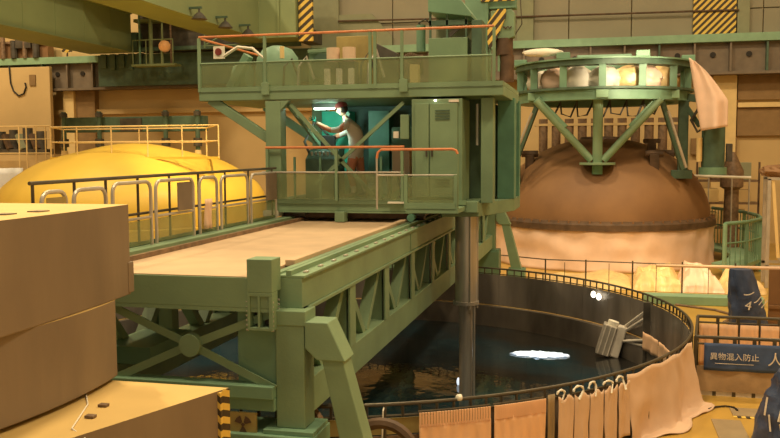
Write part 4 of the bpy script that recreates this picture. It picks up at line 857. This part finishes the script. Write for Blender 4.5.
# ------------------------------------------------------------------ foreground: stacked concrete shield slabs
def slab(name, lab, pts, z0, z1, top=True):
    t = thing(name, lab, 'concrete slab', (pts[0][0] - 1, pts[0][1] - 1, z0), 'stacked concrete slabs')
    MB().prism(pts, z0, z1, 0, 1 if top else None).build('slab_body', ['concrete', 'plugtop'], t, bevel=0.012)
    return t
bul = lambda xs, ya, yb, sag, n=16: [(xs + sag * (1 - (2 * i / n - 1) ** 2), ya + (yb - ya) * i / n) for i in range(n + 1)]
a1 = slab('concrete_slab', 'topmost brown concrete slab of the stack with a straight upper edge', [(-9.5, 2.0), (-4.9, 2.0)] + bul(-4.44, 3.5, 7.5, 0.10) + [(-9.5, 7.5)], 2.72, 3.60)
MB().box(-4.9, -4.425, 7.44, 7.54, 2.74, 3.04).build('edge_lip', 'concrete', a1, bevel=0.01)
for x, y in ((-4.72, 6.0), (-4.66, 6.35)):
    MB().box(x - 0.06, x + 0.06, y, y + 0.14, 3.60, 3.61).build('recess_cover', 'brownmetal', a1)
a2 = slab('concrete_slab', 'middle curved concrete slab of the stack beneath the topmost slab', [(-9.5, 1.5)] + [(-9.0 + 4.67 * cos(radians(a)), 6.35 + 4.67 * sin(radians(a))) for a in range(-80, 10, 3)] + [(-4.40, 7.15), (-4.5, 7.25), (-9.5, 7.25)], 2.0, 2.72)
a3 = slab('concrete_slab', 'lowest concrete slab with sandy top and black yellow striped corner', [(-9.5, 2.6), (-4.95, 2.6), (-3.26, 7.12), (-9.5, 7.12)], 0.0, 1.96)
MB().bar((-3.31, 7.02, 0.0), (-3.31, 7.02, 1.945), 0.06, 0.06, (0, 1, 0)).build('corner_tape', 'haztape', a3)
MB().add([(-3.255, 7.125, 0.0), (-3.285, 7.045, 0.0), (-3.285, 7.045, 1.955), (-3.255, 7.125, 1.955)], [(0, 1, 2, 3)]).build('corner_tape', 'haztape', a3, solid=0.012)
for x, y in ((-3.98, 6.05), (-4.05, 6.35)): MB().box(x - 0.04, x + 0.04, y - 0.03, y + 0.03, 1.96, 1.985).build('lifting_insert', 'brownmetal', a3, bevel=0.005)
o = MB().tube([(-4.42, 6.66, 1.97), (-4.2, 6.35, 1.97), (-3.95, 5.75, 1.97), (-3.79, 5.68, 1.93), (-3.79, 5.68, 1.2)], 0.007, 5).build('thin_cord', 'white'); tag(o, 'thin pale cord lying over the edge of the lowest concrete slab', 'cord')

# ------------------------------------------------------------------ yellow dome at left with its rail platform
YC = (-17.58, 30.2)
yd = thing('yellow_dome', 'large yellow painted dome behind the bridge', 'dome', (*YC, 0))
prof = [(4.95, 1.3), (5.05, 2.1), (4.98, 2.5), (4.75, 2.86), (4.35, 3.2), (3.9, 3.5), (3.4, 3.76), (2.8, 3.96), (2.2, 4.10), (1.7, 4.22), (1.2, 4.34), (0.6, 4.44), (0, 4.46)]
MB().lathe(prof, (*YC, 0), 72).build('dome_shell', 'yellow', yd, smooth=True)
MB().lathe([(4.8, 1.15), (5.35, 1.15), (5.35, 1.5), (5.0, 1.52)], (*YC, 0), 72).build('flange', 'yellow', yd, smooth=True)
MB().lathe([(4.7, 0), (4.7, 1.2)], (*YC, 0), 48).build('support_ring', 'green2', yd, smooth=True)
yp = thing('dome_top_railing', 'pale yellow guard rail platform around the top of the yellow dome', 'railing', (-17.4, 30, 3.9))
def rrect(z, r, m, name):
    MB().tube([(-19.7, 28.0, z), (-13.0, 28.0, z), (-14.9, 31.0, z), (-21.2, 31.0, z)], r, 6, True).build(name, m, yp)
rrect(5.05, 0.03, 'wallcream', 'top_rail'); rrect(4.50, 0.022, 'wallcream', 'middle_rail')
MB().box(-19.7, -13.0, 27.95, 28.05, 3.86, 3.95).bar((-13.0, 28, 3.9), (-14.9, 31.0, 3.9), 0.08).box(-21.2, -14.9, 30.95, 31.05, 3.86, 3.95).bar((-19.7, 28, 3.9), (-21.2, 31.0, 3.9), 0.08).build('kick_plate', 'yellow', yp)
for x in (-19.7, -18.6, -17.2, -15.75, -14.4, -13.0): MB().cyl((x, 28.0, 3.9), (x, 28.0, 5.05), 0.025, 6).build('rail_post', 'wallcream', yp)
for x in (-21.2, -20.6, -17.8, -14.9): MB().cyl((x, 31.0, 3.9), (x, 31.0, 5.05), 0.025, 6).build('rail_post', 'wallcream', yp)
for x, y in ((-19.7, 28.1), (-14.9, 31.0), (-16.4, 28.1)): MB().cyl((x, y, 2.6), (x, y, 3.88), 0.06, 8).build('support_leg', 'yellow', yp)
# dark green lifting beam resting over the dome on stud posts
lb = thing('storage_beam', 'dark green beam with hanging studs above the yellow dome', 'beam', (-19.5, 33.2, 4.9))
MB().box(-22.5, -16.0, 33.0, 33.5, 4.98, 5.62).build('beam_body', 'dkgreen', lb, bevel=0.02)
MB().box(-19.8, -18.8, 32.95, 33.0, 5.0, 5.55).build('label_plate', 'dark', lb)
for x, d in ((-22.4, 1), (-20.7, 1), (-17.6, 0), (-16.15, 1)):
    s_ = MB().cyl((x, 32.8, 4.2), (x, 32.8, 5.85), 0.10, 10).build('hanging_stud', 'dkgreen', lb, smooth=True)
    MB().cyl((x, 32.8, 4.35), (x, 32.8, 4.7), 0.19, 8).cyl((x, 32.8, 5.62), (x, 32.8, 5.8), 0.16, 8).build('nut', 'dark', s_)
    MB().lathe([(0.14, 0.0), (0.20, 0.0), (0.13, 0.9), (0, 0.9)], (x, 32.8, 3.3), 10).build('yellow_foot', 'wallcream', lb, smooth=True)
    MB().box(x - 0.1, x + 0.1, 32.7, 32.9, 0.0, 3.3).build('beam_leg', 'walllow', lb)
# gallery rail and dark machinery at far left
gl = thing('gallery_rail', 'pale railing of the gallery at the far left behind the yellow dome', 'railing', (-27, 35, 3.5))
for z, r in ((5.35, 0.03), (4.75, 0.02), (4.1, 0.03)): MB().tube([(-33, 35, z), (-24.6, 35, z)], r, 6).build('rail', 'wallcream', gl)
for x in (-32, -30.5, -29, -27.6, -26.3, -25.9, -25.4, -24.9, -24.6): MB().cyl((x, 35, 0), (x, 35, 5.35), 0.03, 6).build('rail_post', 'wallcream', gl)
MB().box(-34, -24.5, 35.0, 37, 3.75, 4.05).build('gallery_floor', 'walllow', gl)
mk = thing('stored_machinery', 'row of dark slanted machinery on the gallery at far left', 'machine', (-28, 36.2, 4.05))
MB().box(-31, -25.6, 36, 36.6, 4.05, 4.3).build('skid', 'dark', mk)
for k in range(7):
    x = -30.6 + 0.75 * k; MB().bar((x, 36.1, 4.3), (x - 0.35, 36.2, 5.0), 0.35, 0.2).build('slanted_plate', 'wallgrey' if k % 2 else 'rustdark', mk, bevel=0.02)
    MB().cyl((x, 36.4, 4.3), (x, 36.4, 5.15 + 0.08 * (k % 3)), 0.24, 10).build('canister', 'dark', mk, smooth=True)
o = cloth([((-27.2 + 0.1 * i, 31.5 + 0.08 * i), (0.6, -0.8)) for i in range(24)], 0.0, 3.45, 12, 0.08, 2, 4).build('white_sheet', 'white', smooth=True, solid=0.02); tag(o, 'bright white sheet hanging at the far left behind the yellow dome', 'sheet')
spot('sheet_lamp', (-23.5, 27.5, 8), (-26.3, 32, 2.6), 40, 700, (1.0, 0.93, 0.8), 0.2)

# ------------------------------------------------------------------ overhead crane girders
cg = thing('crane_girder', 'huge olive green overhead crane girder at the upper left corner', 'crane', (-23, 25, 8.95))
MB().box(-24.3, -22.1, 10, 38.0, 8.98, 10.75).box(-24.4, -22.0, 10, 38.0, 8.94, 8.98).box(-24.4, -22.0, 10, 38.0, 10.75, 10.8).build('box_girder', 'crane', cg, bevel=0.01)
for k in range(13): MB().box(-22.1, -22.085, 11 + 2.1 * k, 11.03 + 2.1 * k, 9.0, 10.75).build('weld_seam', 'crane', cg)
MB().box(-25.0, -21.8, 38.0, 39.0, 9.05, 9.9).build('end_truck', 'dkgreen', cg, bevel=0.02)
MB().box(-22.05, -21.3, 24.0, 38.2, 10.9, 11.0).build('walkway_plate', 'rustdark', cg)
cg2 = thing('second_crane_girder', 'olive green overhead crane girder with hanging lamps, above the handling machine', 'crane', (-16, 25, 9.4))
MB().box(-16.6, -15.0, 10, 37.6, 9.22, 11.6).box(-16.7, -14.95, 10, 37.6, 9.18, 9.22).build('box_girder', 'crane', cg2, bevel=0.01)
MB().box(-16.6, -13.25, 36.8, 38.4, 9.2, 11.6).build('end_box', 'crane', cg2, bevel=0.02)
MB().box(-14.1, -14.0, 36.72, 36.8, 9.2, 11.6).build('box_rib', 'crane', cg2)
MB().box(-13.25, -12.6, 37.2, 38.6, 9.03, 9.6).build('end_buffer', 'dark', cg2, bevel=0.02)
MB().box(-13.2, -12.55, 37.05, 37.2, 9.05, 11.2).build('striped_plate', 'haz2', cg2)
for y in (30.0, 32.3, 34.6):
    l_ = MB().lathe([(0.08, 0.25), (0.16, 0.18), (0.30, 0.0), (0.0, 0.0)], (-14.6, y, 9.05), 18).build('crane_lamp', 'dark', cg2, smooth=True)
    MB().cyl((-14.6, y, 9.25), (-14.6, y, 9.5), 0.04, 6).build('lamp_stem', 'dark', l_)
    MB().box(-15.0, -14.5, y - 0.05, y + 0.05, 9.44, 9.52).build('lamp_arm', 'dkgreen', cg2)
# between girders: end carriage, ladders, rails, glowing lamp
ct = thing('crane_end_carriage', 'dark end carriage joining the crane girders on the runway beam', 'crane', (-19.5, 38.5, 9.05))
MB().box(-22.0, -15.6, 38.5, 39.3, 9.02, 11.0).build('carriage_body', 'dark', ct, bevel=0.02)
MB().box(-21.95, -19.6, 33.5, 38.2, 10.84, 10.92).build('overhead_platform', 'rust', ct)
for k in range(5): MB().box(-20.15, -19.6, 38.0, 38.2, 10.95 + 0.14 * k, 11.03 + 0.14 * k).build('platform_slat', 'crane', ct)
MB().box(-21.9, -17.7, 37.9, 38.5, 10.35, 10.5).build('carriage_walkway', 'crane', ct)
MB().box(-21.9, -13.6, 38.3, 38.5, 9.02, 9.2).build('lower_beam', 'dkgreen', ct)
for x, m in ((-21.0, 'crane'), (-20.4, 'crane'), (-19.95, 'brownmetal'), (-21.6, 'green2')): MB().cyl((x, 37.9, 8.3), (x, 37.9, 10.9), 0.10 if x == -21.0 else 0.05, 8).build('riser_pipe', m, ct)
MB().box(-21.9, -19.6, 37.6, 38.2, 8.22, 8.32).build('service_platform', 'crane', ct)
for x in (-21.8, -21.1, -20.3, -19.7): MB().cyl((x, 37.6, 8.3), (x, 37.6, 9.45), 0.025, 6).build('platform_post', 'crane', ct)
MB().tube([(-21.8, 37.6, 9.45), (-19.7, 37.6, 9.45)], 0.03, 6).build('platform_rail', 'crane', ct)
MB().tube([(-18.15, 37.8, 9.0), (-18.15, 37.8, 10.4)], 0.04, 6).tube([(-18.1, 37.8, 9.15), (-16.3, 37.8, 10.0)], 0.04, 6).tube([(-18.2, 37.8, 9.1), (-15.8, 37.8, 9.1)], 0.03, 6).build('brace_pipe', 'green', ct)
MB().box(-24.5, -13.4, 38.9, 39.15, 7.42, 8.95).build('dark_machinery_box', 'dkgreen', ct)
for k in range(5): MB().box(-24.3 + 0.5 * k, -24.0 + 0.5 * k, 38.8, 39.2, 8.3 - 0.1 * (k % 2), 9.0).build('wheel_housing', 'dkgreen', ct, bevel=0.02)
o = MB().lathe([(0.0, 0.0), (0.18, 0.05), (0.28, 0.2), (0.28, 0.36), (0.18, 0.52), (0.0, 0.57)], (-20.2, 37.75, 8.86), 20).build('round_lamp', 'pendant', smooth=True); tag(o, 'round orange glowing lamp on the dark crane carriage', 'lamp')
o = MB().box(-26.55, -26.49, 39.3, 39.36, 9.0, 9.25).box(-26.8, -26.25, 39.28, 39.36, 9.25, 9.8).build('striped_sign', 'haz2'); tag(o, 'small black and yellow striped plate on the runway beam at upper left', 'sign')
w = thing('stored_pipework', 'rusty pipework and boxes on the runway beam at the upper left', 'pipework', (-29.5, 39, 9.0))
MB().box(-33, -27.7, 39.4, 39.9, 9.0, 9.9).build('red_brown_panel', 'rust', w)
for k in range(6):
    x = -31.5 + 0.65 * k; MB().cyl((x, 39.2, 9.0), (x, 39.2, 9.9 + 0.15 * (k % 3)), 0.12 + 0.05 * (k % 2), 8).build('valve_stem', 'dark' if k % 2 else 'brownmetal', w, smooth=True)
MB().box(-29.4, -28.5, 39.1, 39.4, 9.5, 10.1).build('dark_box', 'dark', w)
MB().tube([(-33, 39.3, 10.1), (-29.5, 39.3, 9.75), (-27.8, 39.3, 9.7)], 0.05, 6).build('pipe', 'brownmetal', w)

# hook block hanging from the crane
hk = thing('crane_hook_block', 'hanging crane hook block with yellow and black stripes behind the machine', 'hook', (-3.0, 24, 6.0))
MB().box(-3.70, -3.05, 24.1, 24.7, 6.0, 12.5).build('tall_housing', 'green2', hk, bevel=0.02)
MB().box(-3.05, -2.30, 24.2, 24.6, 8.02, 8.30).build('cross_head', 'green2', hk, bevel=0.02)
MB().prism_y([(-2.98, 7.95), (-2.42, 7.98), (-2.33, 7.88), (-2.33, 7.23), (-2.65, 7.12), (-2.98, 7.3)], 24.1, 24.5).build('block_cheek', 'green', hk, bevel=0.02)
MB().prism_y([(-3.06, 7.62), (-2.78, 7.98), (-2.56, 7.98), (-2.56, 7.78), (-2.84, 7.10), (-3.0, 6.90), (-3.06, 7.1)], 24.02, 24.1).build('striped_guard', 'haz3', hk)
MB().box(-3.25, -2.33, 24.05, 24.1, 8.20, 8.32).build('striped_guard', 'haz3', hk)
MB().tube([(-2.62, 24.08, 7.50), (-2.56, 24.04, 7.45), (-2.50, 24.04, 7.50), (-2.45, 24.04, 7.45), (-2.40, 24.04, 7.50)], 0.02, 6).build('shackle', 'dkprint', hk, smooth=True)
MB().cyl((-2.62, 24.3, 6.75), (-2.62, 24.3, 7.2), 0.24, 14).cyl((-2.55, 24.3, 6.0), (-2.55, 24.3, 6.75), 0.2, 14).build('hook_swivel', 'rustdark', hk, smooth=True)
for k in range(3): MB().cyl((-3.0 + 0.12 * k, 24.2, 6.3), (-3.0 + 0.12 * k, 24.2, 6.95), 0.035, 8).build('wire_rope', 'beamgreen', hk)
for x in (-2.9, -2.5): MB().cyl((x, 24.4, 8.3), (x, 24.4, 16), 0.02, 6).build('wire_rope', 'dark', hk)
MB().tube([(-2.2, 24.4, 8.3), (-2.15, 24.4, 7.6), (-2.35, 24.4, 7.3)], 0.015, 5).build('wire_rope', 'dark', hk)

# ------------------------------------------------------------------ worker leaning on the control desk (faces -x)
pr_ = thing('person', 'person in pale coverall and dark red helmet reaching left inside the machine', 'person', (-4.69, 16.3, 3.2))
pr_['label'] = 'person in pale coverall and dark red helmet, arm reaching out, inside the green machine'
def skin_body(name, verts, edges, root, mats, classify, parent, sub=2):
    me = bpy.data.meshes.new(name); me.from_pydata([v[0] for v in verts], edges, [])
    o = bpy.data.objects.new(name, me); COL.objects.link(o)
    o.modifiers.new('s', 'SKIN'); sk = me.skin_vertices[0].data
    for i, v in enumerate(verts): sk[i].radius = (v[1], v[2] if len(v) > 2 else v[1])
    sk[root].use_root = True
    s = o.modifiers.new('ss', 'SUBSURF'); s.levels = sub; s.render_levels = sub
    bpy.context.view_layer.update()
    ev = o.evaluated_get(bpy.context.evaluated_depsgraph_get()); m2 = bpy.data.meshes.new_from_object(ev)
    bpy.data.objects.remove(o)
    for m in mats: m2.materials.append(M[m])
    for p in m2.polygons: p.material_index = classify(p.center); p.use_smooth = True
    org = parent.location.copy(); m2.transform(Matrix.Translation(-org))
    o = bpy.data.objects.new(name, m2); COL.objects.link(o); o.parent = parent; return o
J = [((-4.68, 16.3, 4.06), .15, .16), ((-4.65, 16.3, 4.24), .135, .15), ((-4.66, 16.3, 4.42), .145, .17), ((-4.75, 16.3, 4.58), .12, .14), ((-4.85, 16.3, 4.68), .06, .06), ((-4.89, 16.3, 4.76), .055, .055),
     ((-4.75, 16.10, 4.58), .085), ((-4.90, 16.03, 4.47), .065), ((-5.06, 16.01, 4.46), .055), ((-5.22, 16.02, 4.54), .046), ((-5.35, 16.04, 4.61), .032),
     ((-4.78, 16.50, 4.57), .085), ((-4.92, 16.56, 4.44), .062), ((-5.04, 16.56, 4.38), .055), ((-5.18, 16.52, 4.33), .045), ((-5.29, 16.50, 4.30), .032),
     ((-4.67, 16.19, 4.00), .11), ((-4.71, 16.17, 3.82), .095), ((-4.73, 16.16, 3.65), .075), ((-4.68, 16.16, 3.46), .07), ((-4.66, 16.16, 3.29), .05), ((-4.70, 16.15, 3.245), .045), ((-4.84, 16.14, 3.235), .036),
     ((-4.64, 16.41, 4.00), .11), ((-4.62, 16.43, 3.82), .095), ((-4.60, 16.44, 3.65), .075), ((-4.54, 16.44, 3.46), .07), ((-4.50, 16.44, 3.29), .05), ((-4.54, 16.45, 3.245), .045), ((-4.68, 16.46, 3.235), .036)]
Ed = [(0, 1), (1, 2), (2, 3), (3, 4), (4, 5), (3, 6), (6, 7), (7, 8), (8, 9), (9, 10), (3, 11), (11, 12), (12, 13), (13, 14), (14, 15),
      (0, 16), (16, 17), (17, 18), (18, 19), (19, 20), (20, 21), (21, 22), (0, 23), (23, 24), (24, 25), (25, 26), (26, 27), (27, 28), (28, 29)]
def cls(c):
    if c.z < 3.30: return 3
    if c.z > 4.66 and c.x < -4.80 and c.x > -5.0: return 2
    if c.x < -5.26 and c.z > 4.2: return 2
    if (c.x < -5.04 and c.z > 4.2) : return 1
    if c.z < 3.95 and c.z > 3.42: return 1
    if abs(c.x + 4.84) < 0.035 and c.y < 16.12 and c.z > 4.38: return 1
    return 0
skin_body('body', J, Ed, 0, ['suit', 'redcloth', 'skin', 'dark'], cls, pr_)
# head with nose, brow, chin
hm = MB(); vs = []; nu, nv = 28, 20; hc = Vector((-4.925, 16.3, 4.86)); tilt = Matrix.Rotation(radians(-14), 3, 'Y')
for j in range(nv + 1):
    t = pi * j / nv
    for i in range(nu):
        a = 2 * pi * i / nu; d = Vector((cos(a) * sin(t), sin(a) * sin(t), cos(t)))      # face towards -x
        r = Vector((0.098, 0.076, 0.118)); p = Vector((d.x * r.x, d.y * r.y, d.z * r.z))
        f = max(0, -d.x)
        if p.z < 0: p.y *= 1 - 0.25 * (-p.z / 0.118); p.x *= 1 - 0.10 * (-p.z / 0.118)
        p.x -= 0.028 * math.exp(-((p.y / 0.014) ** 2) - ((p.z + 0.018) / 0.022) ** 2) * (f > 0.3)     # nose
        p.x -= 0.010 * math.exp(-((p.y / 0.03) ** 2) - ((p.z + 0.088) / 0.02) ** 2) * (f > 0.2)       # chin
        p.x -= 0.006 * math.exp(-((p.y / 0.022) ** 2) - ((p.z + 0.055) / 0.008) ** 2) * (f > 0.2)     # lips
        p.x += 0.008 * (math.exp(-(((abs(p.y) - 0.030) / 0.014) ** 2) - ((p.z - 0.006) / 0.012) ** 2)) * (f > 0.3)
        q = tilt @ p + hc; vs.append(tuple(q))
hm.add(vs, [(j * nu + i, j * nu + (i + 1) % nu, (j + 1) * nu + (i + 1) % nu, (j + 1) * nu + i) for j in range(nv) for i in range(nu)])
hd_ = hm.build('head', 'skin', pr_, smooth=True)
for s in (-1, 1):
    e = hc + tilt @ Vector((-0.084, s * 0.030, 0.004)); MB().cyl((e.x + 0.004, e.y, e.z), (e.x - 0.006, e.y, e.z), 0.010, 8).build('eye', 'dkprint', hd_)
    e = hc + tilt @ Vector((0.005, s * 0.078, -0.008)); lump(0.018, 0.010, 0.03, tuple(e), 2, 10, 8, 0.05).build('ear', 'skin', hd_, smooth=True)
hr = MB(); lump_ = lump(0.085, 0.082, 0.09, tuple(hc + tilt @ Vector((0.030, 0, 0.0))), 1, 20, 14, 0.05); lump_.build('hair', 'hair', hd_, smooth=True)
hl = MB(); c0 = hc + Vector((0, 0, 0.035)); vs = []
prof = [(0.150, -0.005), (0.122, 0.004), (0.118, 0.03), (0.108, 0.065), (0.085, 0.095), (0.045, 0.115), (0, 0.12)]
hl.lathe(prof, (0, 0, 0), 28)
hl.v = [tuple(tilt @ Vector((v[0] * (1.12 if v[0] < 0 else 0.98), v[1] * 0.92, v[2])) + c0) for v in hl.v]
hl.build('helmet', 'helmet', pr_, smooth=True, solid=0.004)
# gloved hands: palm, four fingers, thumb
def hand(wr, dirv, upv, side, parent, spread=0.25, curl=0.25):
    d = Vector(dirv).normalized(); s = d.cross(Vector(upv)).normalized() * side; n = s.cross(d).normalized()
    w = Vector(wr); V = [(tuple(w), .026, .020), (tuple(w + d * 0.045), .036, .018), (tuple(w + d * 0.085), .038, .015)]; E_ = [(0, 1), (1, 2)]
    for k, (off, L) in enumerate(((-0.030, .068), (-0.010, .080), (0.011, .075), (0.031, .058))):
        b = len(V); base = w + d * 0.088 + s * off; ang = (k - 1.5) * spread
        fd = (d * cos(ang) + s * sin(ang)).normalized(); p1 = base + fd * L * 0.5; fd2 = (fd - n * curl).normalized(); p2 = p1 + fd2 * L * 0.5
        V += [(tuple(base), .0105), (tuple(p1), .0098), (tuple(p2), .008)]; E_ += [(2, b), (b, b + 1), (b + 1, b + 2)]
    b = len(V); t0 = w + d * 0.035 - s * 0.035; t1 = t0 + (d * 0.6 - s * 0.8).normalized() * 0.035; t2 = t1 + (d * 0.9 - s * 0.4).normalized() * 0.032
    V += [(tuple(t0), .013), (tuple(t1), .011), (tuple(t2), .009)]; E_ += [(1, b), (b, b + 1), (b + 1, b + 2)]
    return skin_body('gloved_hand', V, E_, 0, ['glove'], lambda c: 0, parent, 1)
hand((-5.36, 16.04, 4.615), (-0.75, 0, 0.65), (0, 1, 0.0), 1, pr_, 0.30, 0.15)
hand((-5.30, 16.50, 4.295), (-1, 0, -0.25), (0, 0, 1), 1, pr_, 0.12, 0.5)
pr_.scale = (1.04, 1.04, 1.04)
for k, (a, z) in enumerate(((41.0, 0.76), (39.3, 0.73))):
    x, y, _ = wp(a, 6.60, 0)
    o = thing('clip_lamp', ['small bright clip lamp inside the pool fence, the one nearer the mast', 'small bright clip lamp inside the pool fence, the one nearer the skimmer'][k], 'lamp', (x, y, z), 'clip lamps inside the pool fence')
    lump(0.055, 0.05, 0.075, (x, y, z), k + 3, 12, 8, 0.05).build('lamp_bulb', 'led', o, smooth=True)  # lamp reflection made as an added glowing lump, no lamp here
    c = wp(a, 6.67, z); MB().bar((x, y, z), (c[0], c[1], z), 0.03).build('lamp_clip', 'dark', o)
